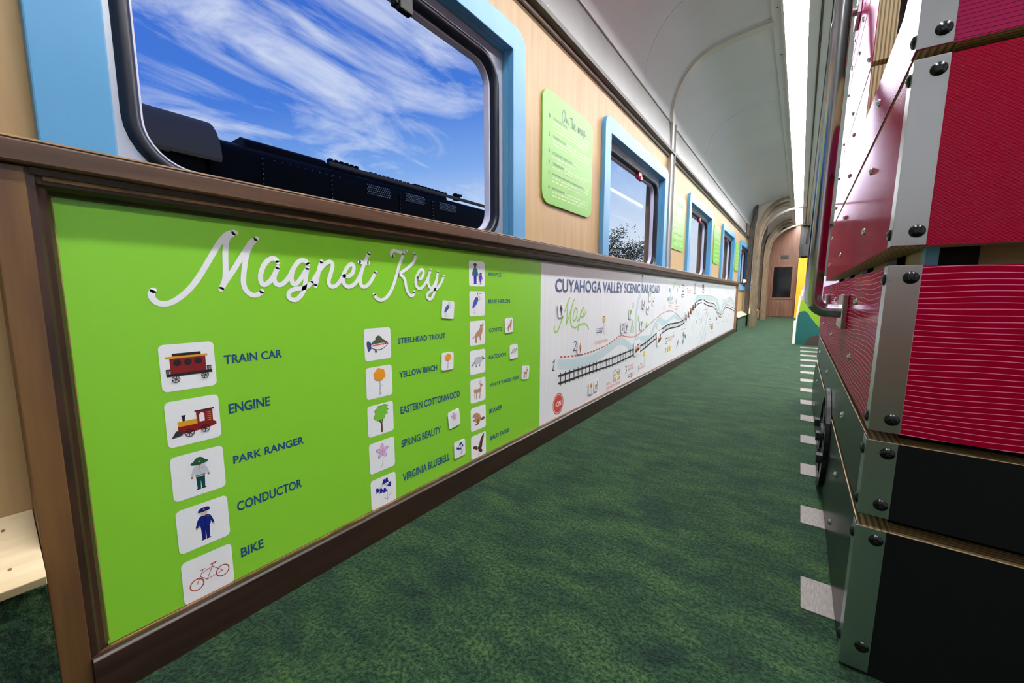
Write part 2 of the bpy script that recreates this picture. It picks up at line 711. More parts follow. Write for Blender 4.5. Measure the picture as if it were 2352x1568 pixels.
class Print(MB):
    """ink laid on a board face that looks along +x; every layer lies a hair above the last"""

    def __init__(self, x, step=0.00006, T=None):
        super().__init__()
        self.x = x
        self.step = step
        self.T = T or (lambda p: p)

    def poly(self, pts, c):
        p2 = [self.T(p) for p in pts]
        tr = tessellate_polygon([[Vector((p[0], p[1], 0)) for p in p2]])
        self.add([(self.x, p[0], p[1]) for p in p2], [tuple(t) for t in tr], ink(c))
        self.x += self.step
        return self

    def smooth(self, pts, c, sub=4):
        P = list(pts)
        n = len(P)
        out = []
        for i in range(n):
            p0, p1, p2, p3 = P[i - 1], P[i], P[(i + 1) % n], P[(i + 2) % n]
            for k in range(sub):
                t = k / sub
                out.append(tuple(0.5 * ((2 * p1[d]) + (-p0[d] + p2[d]) * t + (2 * p0[d] - 5 * p1[d] + 4 * p2[d] - p3[d]) * t * t
                                        + (-p0[d] + 3 * p1[d] - 3 * p2[d] + p3[d]) * t ** 3) for d in (0, 1)))
        return self.poly(out, c)

    def rect(self, a0, a1, b0, b1, c):
        return self.poly([(a0, b0), (a1, b0), (a1, b1), (a0, b1)], c)

    def disc(self, cx, cy, rx, c, ry=None, n=18):
        ry = rx if ry is None else ry
        return self.poly([(cx + rx * math.cos(2 * PI * k / n), cy + ry * math.sin(2 * PI * k / n)) for k in range(n)], c)

    def ring_(self, cx, cy, r0, r1, c, n=22):
        P = []
        for r in (r0, r1):
            P += [self.T((cx + r * math.cos(2 * PI * k / n), cy + r * math.sin(2 * PI * k / n))) for k in range(n)]
        self.add([(self.x, p[0], p[1]) for p in P], [(k, (k + 1) % n, n + (k + 1) % n, n + k) for k in range(n)], ink(c))
        self.x += self.step
        return self

    def stroke(self, pts, w, c, smooth=True, caps=True):
        P = catmull(pts) if smooth else list(pts)
        P = [self.T(p) for p in P]
        n = len(P)
        vs_ = []
        for i in range(n):
            a = P[max(i - 1, 0)]
            b = P[min(i + 1, n - 1)]
            dx, dy = b[0] - a[0], b[1] - a[1]
            l = math.hypot(dx, dy) or 1e-9
            nx, ny = -dy / l * w / 2, dx / l * w / 2
            vs_ += [(self.x, P[i][0] + nx, P[i][1] + ny), (self.x, P[i][0] - nx, P[i][1] - ny)]
        F = [(2 * i, 2 * i + 1, 2 * i + 3, 2 * i + 2) for i in range(n - 1)]
        self.add(vs_, F, ink(c))
        if caps:
            for q in (P[0], P[-1]):
                self.add([(self.x, q[0] + w / 2 * math.cos(2 * PI * k / 10), q[1] + w / 2 * math.sin(2 * PI * k / 10)) for k in range(10)], [tuple(range(10))], ink(c))
        self.x += self.step
        return self

    def text(self, s, y0, y1, z0, z1, c, bold=0.0, z0r=None, z1r=None):
        vs_, fs = glyphs(s, bold)
        P = []
        for a, b in vs_:
            p = self.T((y0 + (y1 - y0) * a, z0 + (z1 - z0) * b))
            P.append((self.x, p[0], p[1]))
        self.add(P, fs, ink(c))
        self.x += self.step
        return self

# ================================================================== ROOM SHELL
WALL = -0.03          # face of the maple veneer
YN, YF = -1.6, 13.85   # near and far ends of the car
W2 = 2.62             # opposite wall
Z_SILL, Z_HEAD = 0.80, 1.56
PITCH = 2.068
WIN = [0.094 + PITCH * k for k in range(6)]      # left edge of each blue casing
CW = 1.283                                        # casing width

# floor
fb = MB()
fb.box(WALL - 0.1, W2 + 0.1, YN, YF + 0.3, -0.06, 0.0)
floor = fb.build('floor', 'carpet', kind='structure')
for k in range(17):
    y = 0.983 + k * 0.3905
    if y > 6.2:
        break
    mb = MB()
    mb.box(0.964, 1.30, y, y + 0.118, -0.002, 0.0025)
    mb.build('railroad_tie', 'tie_grey', floor)

# left wall: piers between windows, band above, band below
wb = MB()
WT = -0.16
wb.box(WT, WALL, YN, YF, -0.06, Z_SILL)
wb.box(WT, WALL, YN, YF, Z_HEAD + 0.02, 1.77)
prev = YN
for w in WIN:
    wb.box(WT, WALL, prev, w + 0.070, Z_SILL, Z_HEAD + 0.02)
    prev = w + CW - 0.070
wb.box(WT, WALL, prev, YF, Z_SILL, Z_HEAD + 0.02)
wall_left = wb.build('wall_left', 'veneer', kind='structure')

# right wall (behind the play train): unseen, whitened to bounce neutral light, with window openings
wr = MB()
wr.box(W2, W2 + 0.12, YN, YF + 0.3, -0.06, Z_SILL)
wr.box(W2, W2 + 0.12, YN, YF + 0.3, Z_HEAD, 2.0)
prev = YN
for w in WIN:
    wr.box(W2, W2 + 0.12, prev, w + 0.085, Z_SILL, Z_HEAD)
    prev = w + CW - 0.085
wr.box(W2, W2 + 0.12, prev, YF + 0.3, Z_SILL, Z_HEAD)
wr.build('wall_right', 'rear_wall', kind='structure')

wn = MB()  # unseen end wall, white over dark, shaped for reflections in the train front
wn.box(WT, W2 + 0.12, YN - 0.1, YN, 0.92, 2.65, 'rear_wall')
wn.box(WT, W2 + 0.12, YN - 0.1, YN, -0.06, 0.92, 'end_wood')
wn.build('wall_near', None, kind='structure')

# ------------------------------------------------------------------ windows
def window(k, y):
    root = bpy.data.objects.new('window_%d' % (k + 1), None)
    col.objects.link(root)
    root.location = (WALL, y, 0.74)
    root['kind'] = 'structure'
    n = 6
    # blue casing: flat face with a return jamb running back to the window
    o = rrect(y, y + CW, 0.74, 1.645, 0.06, n)
    i = rrect(y + 0.085, y + CW - 0.085, 0.815, 1.56, 0.004, n)
    mb = MB()
    mb.ring(o, i, 'x', WALL, -0.004)
    mb.ring(rrect(y + 0.080, y + CW - 0.080, 0.810, 1.565, 0.006, n), i, 'x', -0.0552, -0.0302)
    mb.build('casing', 'blue_paint', root, bevel=0.003)
    # bright metal plate with a rounded hole
    g0, g1, h0, h1 = y + 0.103, y + CW - 0.112, 0.868, 1.528
    mb = MB()
    mb.ring(rrect(y + 0.06, y + CW - 0.06, 0.80, 1.585, 0.004, n), rrect(g0 + 0.012, g1 - 0.012, h0 + 0.012, h1 - 0.012, 0.088, n), 'x', -0.075, -0.056)
    mb.build('window_plate', 'window_metal', root)
    # rubber gasket
    loop = rrect(g0 + 0.013, g1 - 0.013, h0 + 0.013, h1 - 0.013, 0.09, 8)
    mb = MB()
    prof = [(-0.056, -0.013), (-0.048, -0.009), (-0.044, 0.0), (-0.047, 0.009), (-0.056, 0.014), (-0.095, 0.016), (-0.095, -0.013)]
    cy, cz = (g0 + g1) / 2, (h0 + h1) / 2
    L_ = len(loop)
    vs_ = []
    for q in range(L_):
        a, b = loop[q - 1], loop[(q + 1) % L_]
        tx, tz = b[0] - a[0], b[1] - a[1]
        l = math.hypot(tx, tz)
        nx, nz = -tz / l, tx / l      # inward normal for a counter-clockwise loop
        for px, d in prof:
            vs_.append((px, loop[q][0] + nx * d, loop[q][1] + nz * d))
    np_ = len(prof)
    F = []
    for q in range(L_):
        r = (q + 1) % L_
        for s in range(np_ - 1):
            F.append((q * np_ + s, q * np_ + s + 1, r * np_ + s + 1, r * np_ + s))
    mb.add(vs_, F)
    mb.build('gasket', 'rubber', root, smooth=True, angle=50)
    # inner bead beside the glass, the sky's lilac reflection put into its colour
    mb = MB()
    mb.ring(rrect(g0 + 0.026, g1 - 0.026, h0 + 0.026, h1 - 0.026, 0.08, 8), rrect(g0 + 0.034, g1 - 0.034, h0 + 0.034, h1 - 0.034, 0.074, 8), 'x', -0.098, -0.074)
    mb.build('glazing_bead', 'bead_sky_tint', root)
    # pane
    mb = MB()
    pts = rrect(g0 + 0.02, g1 - 0.02, h0 + 0.02, h1 - 0.02, 0.085, 8)
    mb.add([(-0.092, p[0], p[1]) for p in pts], [tuple(range(len(pts)))])
    mb.build('pane', 'window_glass', root)
    # dark head with emergency latch
    mb = MB()
    mb.box(-0.075, -0.048, y + 0.70, y + 0.76, h1 - 0.062, h1 - 0.004)
    mb.box(-0.062, -0.040, y + 0.708, y + 0.752, h1 - 0.074, h1 - 0.048)
    mb.build('latch', 'latch_red' if k else 'core_black', root, bevel=0.003)
    return root


for k, y in enumerate(WIN):
    window(k, y)

# ------------------------------------------------------------------ cornice between wall and ceiling
mb = MB()
mb.box(-0.036, -0.026, YN, YF, 1.768, 1.776)
mb.build('trim_1', 'core_black', kind='structure')
mb = MB()
mb.prism([(-0.03, 1.774), (-0.018, 1.776), (-0.018, 1.784), (-0.022, 1.792), (-0.03, 1.792)], 'y', YN, YF)
mb.build('trim_2', 'rail_light', kind='structure')
mb = MB()
mb.prism([(-0.04, 1.790), (0.010, 1.792), (0.012, 1.810), (-0.004, 1.816), (-0.04, 1.816)], 'y', YN, YF)
mb.build('trim_3', 'rail_dark', kind='structure')

cornice = bpy.data.objects.new('trim_4', None)
col.objects.link(cornice)
cornice['kind'] = 'structure'
cornice.location = (WALL, 0, 1.81)
breaks = [YN, 0.72, 3.50, 4.88, 6.93, 9.6, 11.03, YF]
for a, b in zip(breaks, breaks[1:]):
    mb = MB()
    mb.prism([(-0.05, 1.812), (-0.008, 1.812), (-0.024, 2.030), (-0.05, 2.030)], 'y', a + 0.0015, b - 0.0015)
    mb.build('cornice_panel', 'cornice_metal', cornice)
for y0 in (0.76, 1.55, 2.62, 3.36, 3.72, 4.84, 5.72, 6.89, 7.9, 8.9):
    for z in (1.845, 1.99):
        mb = MB()
        mb.dome((-0.011 - (z - 1.812) * 0.073, y0 + (0.02 if z > 1.9 else 0.0), z), (1, 0, 0.07), 0.0075, 0.005)
        mb.build('screw', 'screw_chrome', cornice, smooth=True)
mb = MB()
mb.tube([(-0.022, YN, 2.034), (-0.022, YF, 2.034)], 0.006, 8)
mb.build('trim_5', 'channel_metal', kind='structure', smooth=True)

# ------------------------------------------------------------------ ceiling: cove, lip, flat centre
COVE = [(-0.027, 2.03), (-0.024, 2.10), (-0.012, 2.19), (0.012, 2.27), (0.05, 2.345), (0.10, 2.41), (0.16, 2.46), (0.23, 2.495),
        (0.32, 2.52), (0.43, 2.538), (0.55, 2.548), (0.645, 2.553)]


def cove_band(mb, off0, off1, y0, y1, path=COVE):
    """sheet that follows the cove between two offsets towards the room"""
    n = len(path)
    P = []
    for y in (y0, y1):
        for off in (off0, off1):
            for i in range(n):
                a, b = path[max(i - 1, 0)], path[min(i + 1, n - 1)]
                tx, tz = b[0] - a[0], b[1] - a[1]
                l = math.hypot(tx, tz)
                P.append((path[i][0] + tz / l * off, y, path[i][1] - tx / l * off))
    F = []
    for i in range(n - 1):
        F += [(i, i + 1, n + i + 1, n + i), (2 * n + i, 3 * n + i, 3 * n + i + 1, 2 * n + i + 1),
              (i, 2 * n + i, 2 * n + i + 1, i + 1), (n + i, n + i + 1, 3 * n + i + 1, 3 * n + i)]
    F += [(0, n, 3 * n, 2 * n), (n - 1, 3 * n - 1, 4 * n - 1, 2 * n - 1)]
    mb.add(P, F)


def finer(path, sub=3):
    return catmull(path, sub)


CF = finer(COVE)
CX = (WALL + W2) / 2
cb = MB()
cb.box(WT, W2 + 0.12, YN, YF + 0.3, 2.60, 2.66)
ceiling = cb.build('ceiling', 'ceiling_paint', kind='structure')
seams = [YN, 0.775, 2.83, 3.50, 4.88, 6.93, 8.98, 11.03, YF]
for a, b in zip(seams, seams[1:]):
    mb = MB()
    cove_band(mb, -0.02, 0.0, a + 0.0018, b - 0.0018, CF)
    mb.build('cove_panel', 'cove_paint', ceiling, smooth=True, angle=40)
    mb = MB()
    cove_band(mb, -0.02, 0.0, a + 0.0018, b - 0.0018, [(2 * CX - p[0], p[1]) for p in reversed(CF)])
    mb.build('cove_panel', 'cove_paint', ceiling, smooth=True, angle=40)
for mir in (0, 1):
    fx = (lambda a, b: (2 * CX - b, 2 * CX - a)) if mir else (lambda a, b: (a, b))
    mb = MB()
    mb.box(*fx(0.632, 0.697), YN, YF, 2.535, 2.552)
    mb.build('lip_strip', 'ceiling_paint', ceiling, bevel=0.002)
    mb = MB()
    mb.box(*fx(0.690, 0.7035), YN, YF, 2.508, 2.599)
    mb.build('lamp_edge', 'rail_light', ceiling)
    mb = MB()
    mb.box(*fx(0.8365, 0.902), YN, YF, 2.540, 2.599)
    mb.build('ceiling_board', 'ceiling_paint', ceiling)
    mb = MB()
    mb.box(*fx(0.905, 0.912), YN, YF, 2.530, 2.56)
    mb.build('slot_rail', 'rail_dark', ceiling)
    mb = MB()
    mb.box(*fx(0.915, 0.962), YN, YF, 2.542, 2.56)
    mb.build('ceiling_board', 'ceiling_paint', ceiling)
    for k in range(22):
        y = -0.5 + 0.64 * k
        mb = MB()
        mb.dome((fx(0.668, 0.668)[0], y, 2.535), (0, 0, -1), 0.005, 0.003, 8)
        mb.build('screw', 'screw_black', ceiling, smooth=True)
mb = MB()
mb.box(0.968, 2 * CX - 0.968, YN, YF, 2.536, 2.56)
mb.build('ceiling_board', 'ceiling_paint', ceiling)

# lamps: two long runs of luminous diffuser panels
LAMP_Y0 = -0.3
for mir in (0, 1):
    lamp = thing('ceiling_light', 'long white ceiling light strip of diffuser panels above the aisle' if not mir else 'long white ceiling light strip hidden above the far side of the red play train',
                 'light', (2 * CX - 0.77 if mir else 0.77, 7.0, 2.55))
    y = LAMP_Y0
    fx = (lambda a, b: (2 * CX - b, 2 * CX - a)) if mir else (lambda a, b: (a, b))
    while y < YF - 0.3:
        y2 = min(y + 1.22, YF - 0.2)
        mb = MB()
        mb.box(*fx(0.704, 0.836), y + 0.007, y2 - 0.007, 2.578, 2.584)
        mb.build('diffuser', 'light_diffuser', lamp)
        y = y2
    mb = MB()
    mb.box(*fx(0.704, 0.836), LAMP_Y0, YF - 0.1, 2.587, 2.599)
    mb.build('lamp_housing', 'rail_dark', lamp)

# carline rib: steel channel on the wall that turns into a painted arch
def rib(y, idx):
    root = bpy.data.objects.new('trim_%d' % idx, None)
    col.objects.link(root)
    root['kind'] = 'structure'
    root.location = (WALL, y, 0.88)
    mb = MB()
    mb.box(-0.03, 0.0, y - 0.052, y + 0.020, 0.872, 2.03)
    mb.box(-0.03, 0.012, y + 0.020, y + 0.026, 0.872, 2.03)
    mb.build('channel', 'channel_metal', root, bevel=0.0015)
    mb = MB()
    path = [(p[0] + 0.0, p[1]) for p in CF]
    cove_band(mb, 0.0, 0.022, y - 0.050, y + 0.026, path)
    mb.build('arch', 'rib_paint', root, smooth=True, angle=40, bevel=0.003)
    mb = MB()
    cove_band(mb, 0.0, 0.006, y - 0.062, y + 0.040, path)
    mb.build('arch_flange', 'cove_paint', root, smooth=True, angle=40)
    for k in range(9):
        mb = MB()
        mb.dome((0.0118, y + 0.023, 0.95 + k * 0.125), (1, 0, 0), 0.004, 0.003, 8)
        mb.build('screw', 'screw_chrome', root, smooth=True)


rib(3.535, 6)
rib(9.72, 7)

# ================================================================== WAINSCOT
WE = 8.02            # far end of the wainscot
# ledge (in lengths that butt together)
ledge = bpy.data.objects.new('trim_8', None)
col.objects.link(ledge)
ledge['kind'] = 'structure'
ledge.location = (0, 0, 0.84)
for a, b in zip([-1.5, 1.135, 4.3, 5.55], [1.135, 4.3, 5.55, WE + 0.02]):
    mb = MB()
    mb.prism([(-0.03, 0.838), (0.040, 0.838), (0.042, 0.842), (0.042, 0.868), (0.039, 0.873), (-0.03, 0.875)], 'y', a + 0.0006, b - 0.0006)
    mb.build('ledge_board', 'brown_wood', ledge, bevel=0.0015)
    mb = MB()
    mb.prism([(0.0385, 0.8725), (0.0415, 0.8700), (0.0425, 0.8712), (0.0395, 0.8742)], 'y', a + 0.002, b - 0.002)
    mb.build('arris_glint', 'worn_glint_edge', ledge)  # pale strip paints in the sky's highlight along the ledge edge
# upper moulding under the ledge
mb = MB()
mb.prism([(0.0, 0.8375), (0.030, 0.8375), (0.028, 0.829), (0.024, 0.826), (0.022, 0.817), (0.014, 0.811), (0.010, 0.806), (0.0, 0.805)], 'y', 0.078, WE - 0.012)
mb.build('trim_9', 'dark_moulding', kind='structure')
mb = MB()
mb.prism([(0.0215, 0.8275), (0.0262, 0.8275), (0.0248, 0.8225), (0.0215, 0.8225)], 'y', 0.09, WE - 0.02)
mb.build('trim_10', 'worn_glint_edge', kind='structure')
# near stile: light brown post and dark vertical moulding
mb = MB()
mb.box(-0.03, 0.030, 0.040, 0.0735, 0.0, 0.8375)
mb.build('trim_11', 'brown_stile', kind='structure', bevel=0.0015)
mb = MB()
mb.prism([(0.0, 0.0735), (0.027, 0.0735), (0.026, 0.082), (0.018, 0.086), (0.016, 0.092), (0.007, 0.097), (0.0, 0.097)], 'z', 0.078, 0.8375)
mb.build('trim_12', 'dark_moulding', kind='structure')
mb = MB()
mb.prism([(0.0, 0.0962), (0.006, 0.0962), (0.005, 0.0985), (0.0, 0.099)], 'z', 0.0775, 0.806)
mb.build('trim_13', 'worn_glint_edge', kind='structure')
# far end stile
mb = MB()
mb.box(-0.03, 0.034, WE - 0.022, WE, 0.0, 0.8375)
mb.build('trim_14', 'worn_glint_edge', kind='structure')
# backing behind the boards
mb = MB()
mb.box(-0.03, -0.0045, 0.05, WE - 0.02, 0.0, 0.837)
mb.build('trim_15', 'baseboard_wood', kind='structure')
# baseboard in two lengths plus its bead
for i, (a, b) in enumerate(((0.0736, 2.30), (2.302, WE))):
    mb = MB()
    mb.prism([(0.0, 0.0), (0.040, 0.0), (0.040, 0.073), (0.036, 0.077), (0.026, 0.077), (0.026, 0.06), (0.0, 0.06)], 'y', a, b)
    mb.build('baseboard_left' if not i else 'baseboard_left.001', 'baseboard_wood', kind='structure', bevel=0.001)
mb = MB()
mb.prism([(0.0, 0.0605), (0.0255, 0.0605), (0.0255, 0.0745), (0.017, 0.0745), (0.012, 0.069), (0.0, 0.067)], 'y', 0.0736, WE - 0.022)
mb.build('trim_16', 'brown_wood', kind='structure')
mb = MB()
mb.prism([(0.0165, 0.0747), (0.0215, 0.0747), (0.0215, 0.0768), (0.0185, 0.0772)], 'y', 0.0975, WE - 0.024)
mb.build('trim_17', 'worn_glint_edge', kind='structure')

# sloped plywood heater covers with carpeted fronts
def heater_cover(y0, y1, label, name='heater_cover'):
    root = thing(name, label, 'bench', (0, (y0 + y1) / 2, 0))
    a = math.atan2(0.08, 0.09)
    mb = MB()
    mb.prism([(0.062, 0.244), (0.066, 0.258), (-0.029, 0.329), (-0.029, 0.312)], 'y', y0, y1)
    mb.build('sloped_top', 'bench_ply', root, bevel=0.001)
    mb = MB()
    mb.box(-0.029, 0.050, y0, y1, 0.001, 0.236)
    mb.build('carpet_front', 'carpet', root)
    for k in range(max(2, int((y1 - y0) / 0.35))):
        for f in (0.25, 0.8):
            mb = MB()
            x = 0.066 - 0.095 * f
            z = 0.258 + 0.071 * f + 0.0005
            mb.dome((x, y1 - 0.03 - k * 0.33, z), (0.071, 0, 0.095), 0.0022, 0.0008, 8)
            mb.build('screw', 'worn_glint_edge', root, smooth=True)
    return root


heater_cover(-1.5, 0.039, 'sloped pale plywood heater cover with carpeted front, cut by the left edge of view')
heater_cover(WE + 0.002, 9.38, 'sloped pale plywood heater cover between map board end and first timber tree')
heater_cover(9.75, 12.1, 'sloped pale plywood heater cover between the two timber trees')

# ================================================================== PICTURE CARDS
NAVY = (32, 70, 118)
BLK = (34, 30, 36)
RED = (122, 26, 30)
GOLD = (212, 152, 40)
TAN = (186, 138, 106)
TAN2 = (150, 98, 74)


def wheel_art(p, cx, cy, r, n=6):
    p.ring_(cx, cy, r * 0.84, r, BLK)
    p.disc(cx, cy, r * 0.16, BLK)
    for k in range(n):
        g = 2 * PI * k / n + 0.3
        p.stroke([(cx, cy), (cx + r * 0.9 * math.cos(g), cy + r * 0.9 * math.sin(g))], 0.0012, BLK, smooth=False, caps=False)


def art_car(p):
    p.rect(0.22, 0.74, 0.74, 0.80, BLK)
    p.rect(0.17, 0.82, 0.36, 0.72, RED)
    p.rect(0.10, 0.86, 0.695, 0.74, GOLD)
    for c in (0.30, 0.49, 0.68):
        p.disc(c, 0.60, 0.07, BLK)
    p.rect(0.10, 0.93, 0.315, 0.375, BLK)
    for a, b in ((0.09, 0.17), (0.83, 0.92)):
        p.rect(a, b, 0.455, 0.475, BLK)
        for q in (0.1, 0.35, 0.6, 0.85):
            x = a + (b - a) * q
            p.rect(x - 0.006, x + 0.006, 0.36, 0.46, BLK)
    wheel_art(p, 0.25, 0.25, 0.075)
    wheel_art(p, 0.78, 0.27, 0.075)


def art_engine(p):
    p.poly([(0.27, 0.66), (0.36, 0.66), (0.345, 0.615), (0.335, 0.52), (0.295, 0.52), (0.285, 0.615)], BLK)
    p.rect(0.52, 0.90, 0.685, 0.715, BLK)
    p.poly([(0.20, 0.26), (0.20, 0.45), (0.55, 0.45), (0.55, 0.69), (0.86, 0.69), (0.86, 0.42), (0.92, 0.38), (0.92, 0.32), (0.76, 0.28), (0.30, 0.25)], RED)
    p.rect(0.20, 0.56, 0.42, 0.53, GOLD)
    p.poly([(0.60, 0.45), (0.70, 0.45), (0.70, 0.60), (0.68, 0.64), (0.65, 0.655), (0.62, 0.64), (0.60, 0.60)], (238, 240, 244))
    for k in range(5):
        p.rect(0.745, 0.825, 0.445 + 0.045 * k, 0.458 + 0.045 * k, GOLD)
    p.poly([(0.07, 0.20), (0.16, 0.34), (0.27, 0.34), (0.27, 0.23)], (52, 50, 56))
    wheel_art(p, 0.40, 0.25, 0.088)
    wheel_art(p, 0.70, 0.28, 0.088)


def person_art(p, cx, z0, s, skin, top, low, shoes, short=False, cap=None):
    P = lambda a, b: (cx + a * s, z0 + b * s)
    p.poly([P(-.10, .02), P(-.12, .45), P(.12, .45), P(.10, .02), P(.015, .02), P(0, .30), P(-.015, .02)] if not short else [P(-.09, .2), P(-.13, .5), P(.13, .5), P(.09, .2)], low)
    if short:
        p.poly([P(-.06, .02), P(-.06, .2), P(-.01, .2), P(-.01, .02)], skin)
        p.poly([P(.06, .02), P(.06, .2), P(.01, .2), P(.01, .02)], skin)
    p.poly([P(-.14, 0), P(-.11, .035), P(-.01, .035), P(-.01, 0)], shoes)
    p.poly([P(.14, 0), P(.11, .035), P(.01, .035), P(.01, 0)], shoes)
    for q in (-1, 1):
        p.smooth([P(q * .10, .76), P(q * .17, .70), P(q * .23, .52), P(q * .245, .44), P(q * .19, .43), P(q * .16, .54), P(q * .09, .62)], top)
        p.disc(*P(q * .22, .42), .032 * s, skin)
    p.smooth([P(-.13, .43), P(-.14, .70), P(-.08, .78), P(.08, .78), P(.14, .70), P(.13, .43)], top)
    p.disc(*P(0, .86), .085 * s, skin, .095 * s)


def art_ranger(p):
    person_art(p, 0.52, 0.13, 0.72, (150, 96, 70), (196, 200, 210), (4, 66, 66), BLK)
    p.disc(0.52, 0.745, 0.17, (30, 74, 50), 0.045)
    p.smooth([(0.42, 0.75), (0.44, 0.83), (0.52, 0.87), (0.60, 0.83), (0.62, 0.75)], (38, 84, 58))
    p.disc(0.52, 0.765, 0.018, GOLD)
    p.rect(0.43, 0.61, 0.445, 0.462, (120, 74, 40))
    p.rect(0.505, 0.535, 0.443, 0.464, GOLD)
    p.stroke([(0.52, 0.46), (0.52, 0.68)], 0.0006, (110, 112, 120), smooth=False)
    for a in (0.47, 0.575):
        p.rect(a - 0.02, a + 0.02, 0.60, 0.612, GOLD)


def art_conductor(p):
    person_art(p, 0.52, 0.13, 0.74, (214, 190, 172), (20, 30, 118), (18, 26, 108), BLK)
    p.smooth([(0.42, 0.80), (0.42, 0.86), (0.47, 0.89), (0.58, 0.89), (0.63, 0.86), (0.62, 0.80)], (22, 32, 120))
    p.rect(0.43, 0.61, 0.795, 0.815, (12, 18, 70))
    p.disc(0.52, 0.845, 0.016, GOLD)
    p.rect(0.56, 0.60, 0.66, 0.672, GOLD)
    p.stroke([(0.52, 0.45), (0.52, 0.68)], 0.0005, (8, 12, 60), smooth=False)


def art_bike(p):
    C = (164, 62, 44)
    for cx, cy in ((0.26, 0.36), (0.78, 0.42)):
        p.ring_(cx, cy, 0.118, 0.142, C)
    W = 0.0011
    for a, b in (((0.26, 0.36), (0.40, 0.66)), ((0.33, 0.52), (0.46, 0.38)), ((0.46, 0.38), (0.78, 0.42)), ((0.46, 0.38), (0.60, 0.69)),
                 ((0.37, 0.58), (0.58, 0.64)), ((0.58, 0.64), (0.78, 0.42)), ((0.33, 0.66), (0.44, 0.66))):
        p.stroke([a, b], W, C, smooth=False, caps=False)
    p.poly([(0.54, 0.69), (0.56, 0.715), (0.69, 0.715), (0.65, 0.685)], C)


def art_trout(p):
    p.smooth([(0.10, 0.40), (0.08, 0.56), (0.14, 0.62), (0.25, 0.53), (0.20, 0.46), (0.25, 0.38), (0.14, 0.29)], (64, 74, 120))
    p.smooth([(0.40, 0.66), (0.50, 0.76), (0.62, 0.72), (0.66, 0.62)], (78, 92, 66))
    p.smooth([(0.20, 0.45), (0.36, 0.62), (0.60, 0.66), (0.80, 0.58), (0.90, 0.49), (0.78, 0.38), (0.58, 0.30), (0.36, 0.33)], (54, 60, 92))
    p.smooth([(0.23, 0.45), (0.37, 0.595), (0.60, 0.635), (0.79, 0.56), (0.87, 0.49), (0.77, 0.40), (0.58, 0.325), (0.37, 0.355)], (240, 240, 244))
    p.smooth([(0.25, 0.50), (0.38, 0.60), (0.60, 0.636), (0.78, 0.565), (0.83, 0.52), (0.6, 0.52)], (84, 100, 66))
    p.poly([(0.24, 0.44), (0.24, 0.475), (0.85, 0.515), (0.87, 0.475)], (232, 96, 96))
    for a, b in ((0.40, 0.57), (0.50, 0.59), (0.46, 0.54), (0.58, 0.57), (0.66, 0.58)):
        p.disc(a, b, 0.013, (40, 44, 60))
    p.disc(0.79, 0.50, 0.02, (30, 32, 50))
    p.poly([(0.36, 0.335), (0.42, 0.33), (0.46, 0.24), (0.38, 0.23)], (70, 80, 100))
    p.stroke([(0.68, 0.52), (0.70, 0.44), (0.67, 0.37)], 0.0007, (64, 74, 120))


def art_birch(p):
    p.poly([(0.46, 0.08), (0.485, 0.48), (0.42, 0.58), (0.62, 0.58), (0.55, 0.48), (0.56, 0.08)], (206, 206, 206))
    for k in range(9):
        z = 0.10 + 0.045 * k
        p.rect(0.475 + 0.03 * (k % 2), 0.52 + 0.03 * (k % 2), z, z + 0.012, (120, 118, 120))
    p.stroke([(0.55, 0.34), (0.62, 0.40)], 0.0009, (150, 148, 148), smooth=False)
    for a, b, r in ((0.42, 0.66, 0.11), (0.56, 0.64, 0.10), (0.64, 0.70, 0.10), (0.38, 0.76, 0.10), (0.60, 0.80, 0.11), (0.48, 0.84, 0.11), (0.52, 0.72, 0.15)):
        p.disc(a, b, r, (236, 154, 42))


def art_cottonwood(p):
    p.poly([(0.49, 0.06), (0.50, 0.34), (0.38, 0.50), (0.44, 0.50), (0.52, 0.40), (0.56, 0.52), (0.60, 0.52), (0.55, 0.36), (0.56, 0.06)], (84, 66, 50))
    pts = [(0.28, 0.52), (0.22, 0.62), (0.30, 0.70), (0.26, 0.80), (0.36, 0.86), (0.40, 0.93), (0.54, 0.92), (0.62, 0.95), (0.80, 0.89), (0.74, 0.82), (0.80, 0.76), (0.74, 0.72),
           (0.76, 0.62), (0.68, 0.62), (0.64, 0.50), (0.56, 0.50), (0.52, 0.44), (0.44, 0.48), (0.36, 0.44), (0.34, 0.50)]
    cx, cy = 0.50, 0.68
    p.poly([(cx + (a - cx) * 1.05, cy + (b - cy) * 1.05) for a, b in pts], (44, 62, 40))
    p.poly(pts, (118, 190, 60))


def petals(p, cx, cy, r, fill, edge, n=5, rot=PI / 2):
    for c, q in ((edge, 1.0), (fill, 0.88)):
        for k in range(n):
            g = rot + 2 * PI * k / n
            P = lambda u, v: (cx + r * (u * math.cos(g) - v * math.sin(g)), cy + r * (u * math.sin(g) + v * math.cos(g)))
            m = 0.5
            p.smooth([P(0.05, 0), P(m - 0.12 * q, 0.24 * q), P(m + 0.25 * q, 0.22 * q), P(m + 0.5 * q, 0), P(m + 0.25 * q, -0.22 * q), P(m - 0.12 * q, -0.24 * q)], c)


def art_beauty(p):
    p.stroke([(0.48, 0.62), (0.52, 0.42), (0.49, 0.22), (0.44, 0.10)], 0.0012, (124, 190, 80))
    petals(p, 0.50, 0.64, 0.26, (222, 178, 232), (112, 70, 128))
    p.disc(0.50, 0.64, 0.03, (226, 178, 90))


